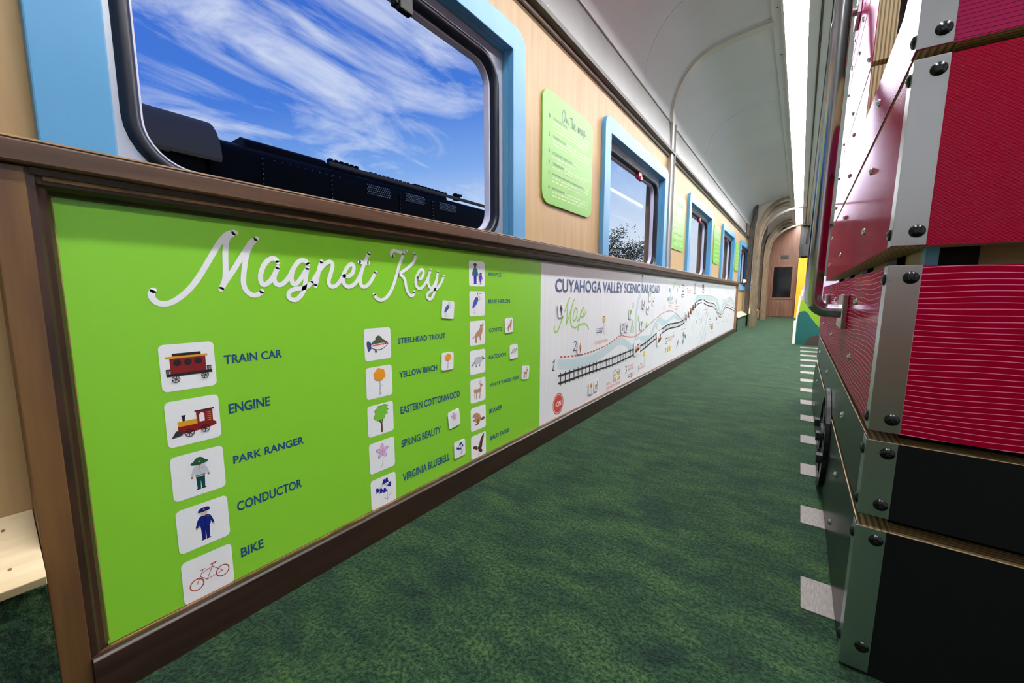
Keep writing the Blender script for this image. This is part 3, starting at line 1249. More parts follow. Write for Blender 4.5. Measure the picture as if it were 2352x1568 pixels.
def art_bluebell(p):
    p.stroke([(0.62, 0.14), (0.64, 0.40), (0.60, 0.66), (0.46, 0.72), (0.34, 0.62)], 0.0012, (96, 150, 130))
    p.stroke([(0.62, 0.14), (0.70, 0.24), (0.80, 0.36)], 0.0010, (60, 80, 90))
    p.stroke([(0.62, 0.14), (0.56, 0.22), (0.52, 0.26)], 0.0010, (60, 80, 90))
    for x, z, g in ((0.26, 0.60, 0.5), (0.40, 0.54, 0.25), (0.54, 0.50, 0.1), (0.74, 0.64, -0.5), (0.52, 0.80, 0.0), (0.62, 0.82, -0.2)):
        c, s = math.cos(g), math.sin(g)
        R = lambda a, b: (x + a * c - b * s, z + a * s + b * c)
        p.poly([R(-0.03, 0.09), R(0.03, 0.09), R(0.06, 0.0), R(0.095, -0.07), R(0.04, -0.055), R(0, -0.08), R(-0.04, -0.055), R(-0.095, -0.07), R(-0.06, 0.0)], (38, 30, 140))


def art_people(p):
    person_art(p, 0.38, 0.10, 0.80, (112, 62, 60), (30, 96, 120), (56, 42, 168), (84, 50, 56))
    p.smooth([(0.28, 0.82), (0.28, 0.88), (0.38, 0.92), (0.48, 0.88), (0.49, 0.83), (0.42, 0.84)], (60, 36, 66))
    person_art(p, 0.72, 0.09, 0.47, (140, 86, 72), (84, 50, 190), (92, 58, 200), (60, 40, 50), short=True)
    p.smooth([(0.65, 0.44), (0.65, 0.53), (0.72, 0.56), (0.79, 0.53), (0.79, 0.44), (0.76, 0.51), (0.68, 0.51)], (50, 28, 36))


def art_person_dark(p):
    person_art(p, 0.50, 0.10, 0.84, (96, 60, 52), (34, 48, 74), (54, 60, 160), (30, 24, 30))


def art_person_orange(p):
    person_art(p, 0.50, 0.10, 0.84, (176, 116, 84), (226, 122, 72), (120, 60, 60), (60, 40, 50))


def art_heron(p):
    for x in (0.30, 0.36):
        p.stroke([(x, 0.40), (x - 0.005, 0.13)], 0.0009, (176, 178, 188), smooth=False)
        p.stroke([(x - 0.03, 0.12), (x + 0.03, 0.125)], 0.0009, (80, 80, 90), smooth=False)
    p.stroke([(0.52, 0.60), (0.66, 0.66), (0.66, 0.76), (0.56, 0.80), (0.58, 0.88)], 0.0042, (206, 206, 216))
    p.smooth([(0.18, 0.32), (0.24, 0.54), (0.36, 0.72), (0.50, 0.78), (0.56, 0.68), (0.50, 0.54), (0.34, 0.38)], (66, 88, 168))
    p.smooth([(0.50, 0.86), (0.53, 0.92), (0.60, 0.935), (0.66, 0.90), (0.58, 0.86)], (240, 240, 240))
    p.smooth([(0.49, 0.83), (0.52, 0.92), (0.60, 0.94), (0.56, 0.905)], (40, 40, 48))
    p.poly([(0.64, 0.92), (0.86, 0.905), (0.64, 0.885)], (236, 120, 60))


def art_coyote(p):
    p.smooth([(0.10, 0.30), (0.24, 0.33), (0.36, 0.44), (0.32, 0.36), (0.22, 0.29)], (150, 96, 78))
    p.smooth([(0.86, 0.90), (0.82, 0.86), (0.72, 0.80), (0.66, 0.72), (0.58, 0.62), (0.42, 0.52), (0.34, 0.40), (0.33, 0.22), (0.36, 0.10), (0.44, 0.10), (0.46, 0.26), (0.56, 0.36),
              (0.62, 0.32), (0.64, 0.20), (0.72, 0.20), (0.72, 0.34), (0.80, 0.50), (0.84, 0.62), (0.82, 0.72), (0.90, 0.82)], TAN)
    p.smooth([(0.66, 0.78), (0.68, 0.81), (0.71, 0.79), (0.69, 0.75)], (60, 44, 50))
    p.disc(0.865, 0.895, 0.016, (90, 60, 54))


def art_raccoon(p):
    G = (196, 196, 204)
    E_ = (70, 68, 80)
    p.smooth([(0.28, 0.50), (0.22, 0.50), (0.10, 0.40), (0.07, 0.35), (0.16, 0.35), (0.26, 0.40)], E_)
    p.smooth([(0.27, 0.49), (0.22, 0.48), (0.12, 0.40), (0.10, 0.365), (0.16, 0.365), (0.26, 0.415)], (176, 176, 184))
    body = [(0.28, 0.46), (0.30, 0.58), (0.40, 0.67), (0.58, 0.68), (0.74, 0.66), (0.84, 0.66), (0.93, 0.58), (0.84, 0.55), (0.72, 0.47), (0.66, 0.40), (0.64, 0.32), (0.59, 0.32), (0.57, 0.41),
            (0.46, 0.41), (0.43, 0.31), (0.37, 0.31), (0.35, 0.42)]
    cx, cy = 0.56, 0.50
    p.smooth([(cx + (a - cx) * 1.045, cy + (b - cy) * 1.06) for a, b in body], E_)
    p.smooth(body, G)
    p.poly([(0.37, 0.34), (0.43, 0.34), (0.43, 0.305), (0.37, 0.305)], (40, 36, 44))
    p.poly([(0.59, 0.345), (0.64, 0.345), (0.64, 0.31), (0.59, 0.31)], (40, 36, 44))
    p.smooth([(0.80, 0.60), (0.82, 0.64), (0.90, 0.61), (0.88, 0.56), (0.82, 0.56)], (44, 40, 50))
    p.disc(0.80, 0.69, 0.025, (44, 40, 50))
    p.disc(0.925, 0.585, 0.015, (20, 18, 22))


def art_deer(p):
    for x, l, c in ((0.30, 0.11, TAN), (0.40, 0.12, TAN2), (0.60, 0.14, TAN2), (0.68, 0.15, TAN)):
        p.stroke([(x, 0.44), (x - 0.03, 0.30), (x, l)], 0.0030, c)
    p.smooth([(0.22, 0.54), (0.24, 0.42), (0.34, 0.38), (0.54, 0.40), (0.66, 0.40), (0.70, 0.50), (0.72, 0.62), (0.80, 0.64), (0.78, 0.70), (0.70, 0.76), (0.62, 0.72), (0.62, 0.58), (0.46, 0.55), (0.30, 0.57)], TAN)
    p.disc(0.21, 0.54, 0.034, (230, 214, 200))
    p.smooth([(0.58, 0.74), (0.60, 0.78), (0.64, 0.76)], TAN2)
    for q in (0.0, 0.05):
        p.stroke([(0.63 + q, 0.75), (0.61 + q, 0.82), (0.66 + q, 0.90)], 0.0010, (150, 130, 112))
        p.stroke([(0.61 + q, 0.82), (0.57 + q, 0.87)], 0.0009, (150, 130, 112), smooth=False)
    p.disc(0.715, 0.70, 0.010, (40, 30, 30))


def art_beaver(p):
    p.smooth([(0.62, 0.40), (0.70, 0.46), (0.84, 0.48), (0.93, 0.43), (0.88, 0.36), (0.74, 0.35)], (122, 82, 66))
    p.smooth([(0.12, 0.62), (0.16, 0.70), (0.28, 0.74), (0.46, 0.72), (0.60, 0.62), (0.66, 0.48), (0.62, 0.36), (0.50, 0.28), (0.36, 0.32), (0.28, 0.40), (0.24, 0.54)], TAN)
    p.smooth([(0.40, 0.44), (0.50, 0.46), (0.56, 0.36), (0.52, 0.26), (0.40, 0.26)], (150, 102, 80))
    p.smooth([(0.14, 0.46), (0.22, 0.50), (0.28, 0.44), (0.18, 0.42)], (150, 102, 80))
    p.smooth([(0.24, 0.24), (0.36, 0.28), (0.54, 0.28), (0.52, 0.24), (0.34, 0.215)], (122, 82, 66))
    p.disc(0.22, 0.655, 0.016, (50, 34, 30))
    p.disc(0.32, 0.72, 0.028, (122, 82, 66))
    p.disc(0.125, 0.615, 0.020, (70, 46, 40))


def art_eagle(p):
    B = (86, 50, 38)
    p.smooth([(0.44, 0.42), (0.32, 0.52), (0.14, 0.54), (0.12, 0.46), (0.26, 0.40), (0.42, 0.30)], B)
    p.smooth([(0.52, 0.36), (0.56, 0.60), (0.66, 0.78), (0.82, 0.94), (0.86, 0.90), (0.84, 0.76), (0.76, 0.58), (0.72, 0.40), (0.62, 0.28)], B)
    p.smooth([(0.46, 0.46), (0.60, 0.40), (0.70, 0.28), (0.76, 0.20), (0.64, 0.14), (0.56, 0.20), (0.48, 0.28)], (72, 40, 32))
    p.disc(0.42, 0.32, 0.05, (232, 228, 220), 0.045)
    p.poly([(0.385, 0.34), (0.385, 0.29), (0.34, 0.30)], (224, 176, 70))
    p.poly([(0.46, 0.16), (0.54, 0.17), (0.52, 0.08), (0.44, 0.10)], (210, 196, 150))


ART = dict(car=art_car, engine=art_engine, ranger=art_ranger, conductor=art_conductor, bike=art_bike, trout=art_trout, birch=art_birch,
           cottonwood=art_cottonwood, beauty=art_beauty, bluebell=art_bluebell, people=art_people, heron=art_heron, coyote=art_coyote,
           raccoon=art_raccoon, deer=art_deer, beaver=art_beaver, eagle=art_eagle, dark=art_person_dark, orange=art_person_orange)

# ================================================================== GREEN MAGNET BOARD
Y_SPLIT = 1.4905
bd = thing('magnet_board', 'lime green magnet key board with white script title and picture cards, under the near window', 'board', (0, 0.8, 0.08))
mb = MB()
mb.box(-0.0042, 0.0, 0.0965, Y_SPLIT - 0.0008, 0.0672, 0.826)
mb.build('board_sheet', 'board_green', bd)
t = Print(0.0004)
TW = (240, 242, 245)
SW = 0.0098
for s in (
    [(0.2037,0.6673),(0.2003,0.6608),(0.2017,0.6531),(0.2066,0.6464),(0.2157,0.6433),(0.2264,0.6455),(0.2388,0.654),(0.253,0.6677),(0.2656,0.6843),(0.2776,0.7038),(0.2901,0.7263),(0.3028,0.7492),(0.3143,0.7672),(0.3242,0.7774),(0.335,0.782),(0.3374,0.7816)],
    [(0.335,0.7811),(0.325,0.7723),(0.3201,0.7613),(0.3168,0.7387),(0.3154,0.7122),(0.3134,0.6922),(0.3096,0.6802),(0.3049,0.6702)],
    [(0.3049,0.6702),(0.3128,0.6843),(0.3272,0.7061),(0.3408,0.7285),(0.3546,0.7512),(0.3644,0.7658),(0.3745,0.7741)],
    [(0.3738,0.7737),(0.3627,0.7602),(0.3538,0.7389),(0.3483,0.714),(0.3449,0.6919),(0.3451,0.6768),(0.3499,0.6658),(0.3595,0.6588),(0.3686,0.6595),(0.3754,0.6638),(0.3776,0.6667)],
    [(0.4128,0.7283),(0.4098,0.7346),(0.403,0.7363),(0.3946,0.7321),(0.3845,0.7201),(0.3782,0.7043),(0.3766,0.6915),(0.3792,0.6816),(0.3858,0.6811),(0.3958,0.6892),(0.4049,0.7025),(0.4121,0.7166)],
    [(0.4122,0.7181),(0.4049,0.7025),(0.4035,0.6909),(0.4077,0.6822),(0.4161,0.6809),(0.4266,0.6886),(0.436,0.7008),(0.4444,0.7161),(0.4476,0.7208)],
    [(0.4787,0.7282),(0.4745,0.7346),(0.4663,0.7367),(0.458,0.7332),(0.4485,0.7223),(0.4419,0.7089),(0.4396,0.6957),(0.4412,0.6855),(0.4453,0.6826),(0.4529,0.6872),(0.4633,0.7002),(0.4734,0.7163),(0.4767,0.7209)],
    [(0.4763,0.7202),(0.4716,0.6997),(0.4682,0.6816),(0.4627,0.665),(0.4562,0.656),(0.4484,0.6493),(0.441,0.6479),(0.4333,0.6517),(0.4309,0.6587),(0.4354,0.6671),(0.4454,0.6723),(0.4572,0.6732),(0.4709,0.6764),(0.4839,0.6872),(0.4941,0.7005)],
    [(0.5105,0.7366),(0.5049,0.7224),(0.4988,0.7007),(0.4925,0.6797)],
    [(0.4839,0.6865),(0.4958,0.7036),(0.508,0.7211),(0.5201,0.7326),(0.5286,0.737),(0.5352,0.7359),(0.5373,0.7273),(0.5322,0.7113),(0.5262,0.6953),(0.5257,0.6858),(0.5304,0.6796),(0.5371,0.6789),(0.5459,0.6831),(0.5552,0.6929),(0.5648,0.7078)],
    [(0.5665,0.7055),(0.5772,0.705),(0.5886,0.7121),(0.5939,0.7256),(0.5915,0.7337),(0.5861,0.735),(0.5766,0.7279),(0.5669,0.7128),(0.5624,0.6964),(0.5654,0.6851),(0.5741,0.6795),(0.5832,0.6805),(0.5947,0.6873),(0.6048,0.6993),(0.6132,0.7148)],
    [(0.6391,0.7663),(0.6283,0.7477),(0.6174,0.7234),(0.6106,0.7012),(0.6108,0.6877),(0.6172,0.6802),(0.627,0.6812),(0.6395,0.6918),(0.6503,0.7077),(0.657,0.7184)],
    [(0.6098,0.7423),(0.6232,0.7415),(0.6369,0.7415)],
):
    t.stroke(s, SW, TW)
for s in (
    [(0.7157,0.7654),(0.7103,0.7686),(0.7106,0.7749),(0.7186,0.78),(0.7332,0.7786),(0.7493,0.7772),(0.7612,0.7828)],
    [(0.7515,0.7746),(0.7426,0.7573),(0.7338,0.7384),(0.7248,0.7141),(0.7148,0.69),(0.7039,0.6697),(0.69,0.6533),(0.6745,0.6453),(0.662,0.6473),(0.6539,0.6535),(0.6498,0.6606)],
    [(0.7913,0.7769),(0.7934,0.7666),(0.7855,0.7527),(0.7691,0.7385),(0.7496,0.7262),(0.7306,0.7162)],
    [(0.7306,0.7152),(0.7443,0.7121),(0.7533,0.7002),(0.7572,0.6796),(0.7638,0.6644),(0.7733,0.6568),(0.7833,0.6596),(0.7855,0.6674)],
    [(0.8001,0.7083),(0.8102,0.7057),(0.8195,0.7139),(0.8238,0.7258),(0.8189,0.7334),(0.8084,0.729),(0.7978,0.715),(0.7922,0.6994),(0.7942,0.6859),(0.8041,0.6773),(0.8171,0.6814),(0.8306,0.6945),(0.8404,0.7106)],
    [(0.852,0.7341),(0.8447,0.7188),(0.8401,0.7007),(0.8437,0.6868),(0.8529,0.6789),(0.8656,0.6892),(0.8759,0.7078),(0.8822,0.7304)],
    [(0.8822,0.7304),(0.8758,0.7057),(0.8695,0.6811),(0.8634,0.6627),(0.8533,0.6485),(0.8424,0.6465),(0.8346,0.6546),(0.8403,0.6647),(0.8568,0.6728),(0.8736,0.6771),(0.891,0.6917),(0.9015,0.7086),(0.9062,0.7181)],
):
    t.stroke(s, SW * 0.95, TW)
t.build('script_title', None, bd, label='white handwritten title Magnet Key')

CWD, CHT = 0.083, 0.0865


def card_T(y0, z0, w, h, tilt=0.0):
    c, s = math.cos(tilt), math.sin(tilt)
    cy, cz = y0 + w / 2, z0 + h / 2

    def T(p):
        # art keeps its proportions: u and v are both fractions of the card's sides
        a, b = (p[0] - 0.5) * w, (p[1] - 0.5) * h
        return (cy + a * c - b * s, cz + a * s + b * c)
    return T


def printed_card(kind, y0, z0, parent, what):
    pr = Print(0.0004, T=card_T(y0, z0, CWD, CHT))
    pr.poly(rrect(0, 1, 0, 1, 0.10, 5), (238, 240, 243))
    ART[kind](pr)
    pr.build('printed_card', None, parent, label=what)


CARDS = [('car', 0, 0, 'printed red train car picture'), ('engine', 0, 1, 'printed steam engine picture'), ('ranger', 0, 2, 'printed park ranger picture'),
         ('conductor', 0, 3, 'printed conductor picture'), ('bike', 0, 4, 'printed bicycle picture'),
         ('trout', 1, 0, 'printed trout picture'), ('birch', 1, 1, 'printed yellow birch picture'), ('cottonwood', 1, 2, 'printed cottonwood picture'),
         ('beauty', 1, 3, 'printed pink flower picture'), ('bluebell', 1, 4, 'printed bluebell picture'),
         ('people', 2, 0, 'printed adult and child picture'), ('heron', 2, 1, 'printed heron picture'), ('coyote', 2, 2, 'printed coyote picture'),
         ('raccoon', 2, 3, 'printed raccoon picture'), ('deer', 2, 4, 'printed deer picture'), ('beaver', 2, 5, 'printed beaver picture'), ('eagle', 2, 6, 'printed eagle picture')]
COLX = [0.2015, 0.6145, 1.0265]
for kind, c, r, what in CARDS:
    top = 0.5705 - 0.1045 * r if c < 2 else 0.7745 - 0.1032 * r
    printed_card(kind, COLX[c], top - CHT, bd, what)


def caption(s, A, parent, c=NAVY, name='caption', bold=0.022, x=0.0004):
    (ya, za), (yb, zb), (yc, zc) = A     # baseline left, baseline right, cap height left
    h = zc - za
    zz = (za + zb) / 2
    pr = Print(x)
    pr.text(s, ya, yb, zz, zz + h, c, bold)
    return pr.build(name, None, parent)


for s, A in (
    ('TRAIN CAR', [(0.2995,0.5228),(0.4089,0.5218),(0.3001,0.5411)]), ('ENGINE', [(0.3005,0.4231),(0.3779,0.4186),(0.3005,0.4438)]), ('PARK RANGER', [(0.3007,0.3186),(0.4438,0.3113),(0.2996,0.3357)]),
    ('CONDUCTOR', [(0.3004,0.2149),(0.4335,0.2095),(0.3003,0.236)]), ('BIKE', [(0.3003,0.112),(0.3439,0.1076),(0.3009,0.1323)]),
    ('STEELHEAD TROUT', [(0.7222,0.52),(0.9098,0.5208),(0.7199,0.5364)]), ('YELLOW BIRCH', [(0.7228,0.423),(0.8706,0.4202),(0.719,0.4414)]), ('EASTERN COTTONWOOD', [(0.7232,0.3175),(0.9722,0.3108),(0.7194,0.3404)]),
    ('SPRING BEAUTY', [(0.7222,0.2154),(0.8816,0.2113),(0.72,0.2386)]), ('VIRGINIA BLUEBELL', [(0.7228,0.112),(0.9188,0.105),(0.7206,0.1372)]),
    ('PEOPLE', [(1.132,0.7255),(1.207,0.7251),(1.132,0.7395)]), ('BLUE HERON', [(1.131,0.627),(1.263,0.6279),(1.131,0.6412)]), ('COYOTE', [(1.132,0.522),(1.212,0.5209),(1.13,0.5366)]),
    ('RACCOON', [(1.131,0.4235),(1.236,0.4199),(1.129,0.4384)]), ('WHITE TAILED DEER', [(1.133,0.3197),(1.33,0.3117),(1.13,0.3334)]), ('BEAVER', [(1.131,0.2181),(1.21,0.2128),(1.132,0.2349)]),
    ('BALD EAGLE', [(1.136,0.1134),(1.256,0.1059),(1.133,0.1295)]),
):
    # small captions are all set at one of two cap heights
    caption(s, A, bd)


# loose picture magnets: real tiles standing on the boards
def magnet(kind, cy, cz, label, w=0.054, h=0.057, tilt=0.0, group=None, x=0.0008):
    mb = MB()
    T = card_T(cy - w / 2, cz - h / 2, w, h, tilt)
    root = thing('picture_magnet', label, 'magnet', (x, cy, cz), group)
    mb.prism([T(q) for q in rrect(0, 1, 0, 1, 0.12, 4)], 'x', x, x + 0.002)
    mb.build('tile', 'card_white', root)
    pr = Print(x + 0.0022, T=T)
    ART[kind](pr)
    pr.build('picture', None, root)
    return root


GM = 'loose magnets on the green board'
for kind, P, tilt, lab in (
    ('heron', [(0.922,0.6113)], -0.10, 'small white magnet with a blue heron, on green board below the y of Key'),
    ('birch', [(0.9156,0.4448)], -0.05, 'small white magnet with an orange birch tree, right of the words yellow birch'),
    ('beauty', [(0.941,0.2455)], 0.12, 'small white magnet with a pale pink flower, above the words spring beauty'),
    ('bluebell', [(0.966,0.1323)], 0.02, 'small white magnet with dark bluebells, beside the words virginia bluebell'),
    ('coyote', [(1.254,0.54)], 0.06, 'small white magnet with a tan howling coyote, right of the word coyote'),
    ('raccoon', [(1.286,0.433)], 0.02, 'small white magnet with a grey raccoon, right of the word raccoon'),
    ('deer', [(1.371,0.3342)], -0.14, 'small tilted white magnet with a brown deer, right of white tailed deer'),
):
    magnet(kind, P[0][0], P[0][1], lab, tilt=tilt, group=GM)

# ================================================================== WHITE MAP BOARD
mp_ = thing('map_board', 'long white railroad map board with river, track and drawings along the wall', 'board', (0, 4.7, 0.08))
mb = MB()
mb.box(-0.0042, 0.0, Y_SPLIT + 0.0008, 3.18, 0.0672, 0.826)
mb.build('board_sheet', 'board_white', mp_)
mb = MB()
mb.box(-0.0042, 0.0, 3.1815, WE - 0.022, 0.0672, 0.826)
mb.build('board_sheet', 'board_white', mp_)
RIV = (200, 222, 226)
w = Print(0.0004, 0.00008)
w.smooth([(1.651,0.3477),(1.665,0.3493),(1.799,0.3349),(1.927,0.3273),(2.069,0.3308),(2.247,0.3513),(2.355,0.3701),(2.447,0.3857),(2.522,0.3777),(2.616,0.3473),(2.687,0.3213),(2.723,0.3152),(2.719,0.284),(2.636,0.2862),(2.566,0.3173),(2.488,0.3369),(2.404,0.3345),(2.293,0.3123),(2.168,0.2902),(2.053,0.2816),(1.929,0.2819),(1.8,0.2864),(1.67,0.3039),(1.652,0.314)], RIV, 3)
w.smooth([(2.744,0.3519),(2.875,0.3601),(3.079,0.3523),(3.136,0.3905),(3.209,0.4385),(3.304,0.4776),(3.356,0.4802),(3.47,0.4468),(3.567,0.4418),(3.764,0.4784),(3.873,0.4852),(3.996,0.4457),(4.075,0.4096),(3.906,0.4271),(3.814,0.4458),(3.629,0.4252),(3.459,0.3984),(3.328,0.4367),(3.277,0.4346),(3.186,0.3724),(3.099,0.3175),(2.964,0.3206),(2.824,0.3293)], RIV, 3)
w.smooth([(4.168,0.4438),(4.29,0.4814),(4.32,0.468),(4.2,0.4121),(4.126,0.404)], RIV, 3)
w.smooth([(4.378,0.3905),(4.548,0.4592),(4.661,0.6128),(4.747,0.6453),(4.98,0.6481),(5.475,0.6357),(5.827,0.6264),(6.127,0.5914),(6.291,0.4953),(6.398,0.4229),(6.485,0.4554),(6.632,0.5413),(7.048,0.5726),(7.3,0.6089),(7.612,0.556),(7.971,0.4556),(7.99,0.4176),(7.557,0.5161),(7.331,0.5398),(7.008,0.5163),(6.706,0.5037),(6.542,0.4091),(6.413,0.3828),(6.304,0.4174),(6.104,0.5165),(5.892,0.5695),(5.492,0.5827),(5.099,0.6018),(4.795,0.5847),(4.602,0.4832),(4.446,0.3996)], RIV, 3)
w.stroke([(2.866,0.7951),(2.841,0.6845),(2.792,0.6176),(2.763,0.5516),(2.754,0.4672),(2.764,0.3748),(2.744,0.2999)], 0.035, RIV)
w.stroke([(5.459,0.424),(5.366,0.3376),(5.279,0.2383),(5.189,0.1564),(5.026,0.09878),(4.899,0.06205)], 0.045, (212, 228, 230))
w.build('river_print', None, mp_, label='pale blue river drawing')

# dashed trail
tr = Print(0.0011, 0.000002)
def dashes(pts, n, w_, c, duty=0.58):
    P = catmull(pts, 8)
    L_ = [0]
    for a, b in zip(P, P[1:]):
        L_.append(L_[-1] + math.hypot(b[0] - a[0], b[1] - a[1]))
    def at(d):
        for i in range(len(P) - 1):
            if L_[i + 1] >= d:
                f = (d - L_[i]) / max(L_[i + 1] - L_[i], 1e-9)
                return (P[i][0] + (P[i + 1][0] - P[i][0]) * f, P[i][1] + (P[i + 1][1] - P[i][1]) * f)
        return P[-1]
    for k in range(n):
        a = L_[-1] * k / n
        tr.stroke([at(a), at(a + L_[-1] / n * duty)], w_, c, smooth=False, caps=False)
        tr.x -= tr.step
TRAIL = (206, 92, 84)
dashes([(1.671,0.3609),(1.798,0.3503),(1.926,0.3443),(2.049,0.3468),(2.174,0.3528),(2.299,0.3669),(2.458,0.3972),(2.573,0.3825),(2.696,0.37),(2.797,0.3746),(2.953,0.4055)], 34, 0.0075, TRAIL)
dashes([(2.953,0.4057),(3.098,0.4402),(3.254,0.475),(3.424,0.5051),(3.613,0.5175),(3.781,0.5025),(3.969,0.4585),(4.178,0.3951)], 40, 0.0075, TRAIL)
dashes([(4.287,0.3737),(4.445,0.406)], 5, 0.006, (226, 180, 172))
tr.stroke([(4.746,0.6486),(4.979,0.6516),(5.473,0.6433),(5.779,0.6306),(6.13,0.583)], 0.006, (222, 176, 170))
tr.stroke([(6.507,0.5699),(6.916,0.5834),(7.299,0.6109),(7.683,0.5654),(7.955,0.4879)], 0.006, (222, 176, 170))
tr.build('trail_print', None, mp_, label='dashed red trail line')

# railway
rl = Print(0.0014, 0.000002)
RB = (38, 36, 42)


def rails(top, bot, n, w_, over=0.013, wt=0.007):
    A, B = catmull(top, 6), catmull(bot, 6)
    rl.stroke(A, w_, RB, smooth=False, caps=False)
    rl.stroke(B, w_, RB, smooth=False, caps=False)
    def at(P, f):
        D = [0.0]
        for p, q in zip(P, P[1:]):
            D.append(D[-1] + math.hypot(q[0] - p[0], q[1] - p[1]))
        t_ = f * D[-1]
        i = 0
        while i < len(P) - 2 and D[i + 1] < t_:
            i += 1
        g = (t_ - D[i]) / max(D[i + 1] - D[i], 1e-9)
        return (P[i][0] + (P[i + 1][0] - P[i][0]) * g, P[i][1] + (P[i + 1][1] - P[i][1]) * g)
    for k in range(n):
        f = (k + 0.5) / n
        a, b = at(A, f), at(B, f)
        if a[0] < b[0]:
            pass
        d = over / max(math.hypot(a[0] - b[0], a[1] - b[1]), 1e-6)
        rl.stroke([(a[0] + (a[0] - b[0]) * d, a[1] + (a[1] - b[1]) * d), (b[0] + (b[0] - a[0]) * d, b[1] + (b[1] - a[1]) * d)], wt, RB, smooth=False, caps=False)


rails([(1.657,0.27),(1.801,0.2702),(2.054,0.2697),(2.363,0.2713),(2.734,0.2809)], [(1.658,0.2334),(1.803,0.2317),(2.056,0.2318),(2.366,0.2269),(2.738,0.2427)], 23, 0.009)
rails([(2.856,0.2885),(2.967,0.2974),(3.114,0.3208),(3.272,0.3512)], [(2.861,0.2478),(2.971,0.2625),(3.118,0.2871),(3.278,0.3111)], 8, 0.010)
rails([(3.305,0.3585),(3.444,0.3788),(3.633,0.4008),(3.801,0.3991),(3.982,0.3972),(4.101,0.4023),(4.212,0.4145)], [(3.345,0.3253),(3.523,0.3524),(3.68,0.3627),(3.852,0.3594),(4.013,0.3604),(4.133,0.3707),(4.219,0.3837)], 22, 0.010, 0.010, 0.005)
for s in ([(4.175,0.4104),(4.375,0.4659),(4.589,0.5357),(4.688,0.5664),(4.826,0.591),(5.028,0.6011)], [(4.207,0.3814),(4.439,0.4317),(4.683,0.5268),(4.835,0.557),(5.038,0.5659)],
          [(5.137,0.5978),(5.417,0.5611),(5.809,0.5427),(6.014,0.4937),(6.244,0.4109),(6.419,0.3694),(6.577,0.3899),(6.728,0.4484),(6.952,0.4985),(7.215,0.4929)], [(7.586,0.4524),(7.952,0.4112)],
          [(5.148,0.5583),(5.429,0.5233),(5.824,0.4984),(6.032,0.4435),(6.26,0.3673),(6.433,0.3318),(6.617,0.3613),(6.792,0.4373),(7.032,0.4588),(7.381,0.4297),(7.973,0.37)]):
    rl.stroke(s, 0.011, RB, caps=False)
rl.build('railway_print', None, mp_, label='black railway track drawing')

# headline and script
A = [(1.618,0.67),(3.297,0.6669),(1.616,0.7334)]
for wd, f0, f1 in word_spans('CUYAHOGA VALLEY SCENIC RAILROAD', 0.018):
    hd = Print(0.0013)
    wl = A[1][0] - A[0][0]
    hd.text(wd, A[0][0] + wl * f0, A[0][0] + wl * f1, A[0][1], A[2][1], (50, 74, 122), 0.018)
    hd.build('headline_word', None, mp_)
sc = Print(0.0004)
LG = (148, 206, 84)
for s in ([(1.616,0.511),(1.611,0.4968),(1.628,0.4842),(1.651,0.494),(1.683,0.5382),(1.717,0.5835),(1.744,0.6232),(1.763,0.6432)], [(1.747,0.6248),(1.738,0.5828),(1.736,0.5423),(1.727,0.5105)],
          [(1.727,0.5105),(1.761,0.5582),(1.788,0.6053),(1.81,0.6342)], [(1.79,0.607),(1.772,0.5508),(1.777,0.5161),(1.8,0.4972),(1.839,0.4929),(1.878,0.5029),(1.927,0.5072),(1.961,0.4978),(1.989,0.4735)],
          [(1.843,0.583),(1.827,0.5904),(1.809,0.5701),(1.802,0.546),(1.81,0.5281),(1.825,0.5308),(1.844,0.5547),(1.847,0.5793)], [(1.847,0.5793),(1.844,0.5476),(1.853,0.5259),(1.868,0.5358)],
          [(1.891,0.5779),(1.876,0.5354),(1.862,0.4967),(1.86,0.4753)], [(1.876,0.539),(1.899,0.574),(1.915,0.5898),(1.927,0.584),(1.924,0.5622),(1.905,0.5412),(1.892,0.5454)], [(1.905,0.5412),(1.933,0.5509),(1.946,0.5724)]):
    sc.stroke(s, 0.0082, LG)
sc.build('script_word', None, mp_, label='lime green handwritten word Map')
NUMS = (([(1.605,0.3424),(1.62,0.3536),(1.614,0.333),(1.603,0.3065)], 0.006), ([(1.598,0.3064),(1.617,0.306)], 0.006),
              ([(1.818,0.4163),(1.83,0.4224),(1.842,0.4176),(1.838,0.4018),(1.824,0.3855),(1.812,0.3753),(1.824,0.3765),(1.844,0.3732)], 0.006),
              ([(2.573,0.1786),(2.589,0.1822),(2.6,0.1722),(2.583,0.1628),(2.602,0.1505),(2.596,0.137),(2.578,0.1367)], 0.006),
              ([(2.856,0.1492),(2.843,0.1256),(2.875,0.1197)], 0.006), ([(2.863,0.1379),(2.855,0.1032)], 0.006),
              ([(3.59,0.2824),(3.555,0.2812),(3.554,0.2627),(3.582,0.2546),(3.578,0.2364),(3.552,0.2389)], 0.007),
              ([(3.847,0.6172),(3.84,0.5979),(3.857,0.5893),(3.842,0.5728)], 0.007), ([(4.268,0.7191),(4.301,0.7183),(4.282,0.683)], 0.007))
for grp in ((0, 1), (2,), (3,), (4, 5), (6,), (7,), (8,)):
    nb = Print(0.0004)
    for k in grp:
        nb.stroke(NUMS[k][0], NUMS[k][1], (48, 78, 120))
    nb.build('map_number', None, mp_)

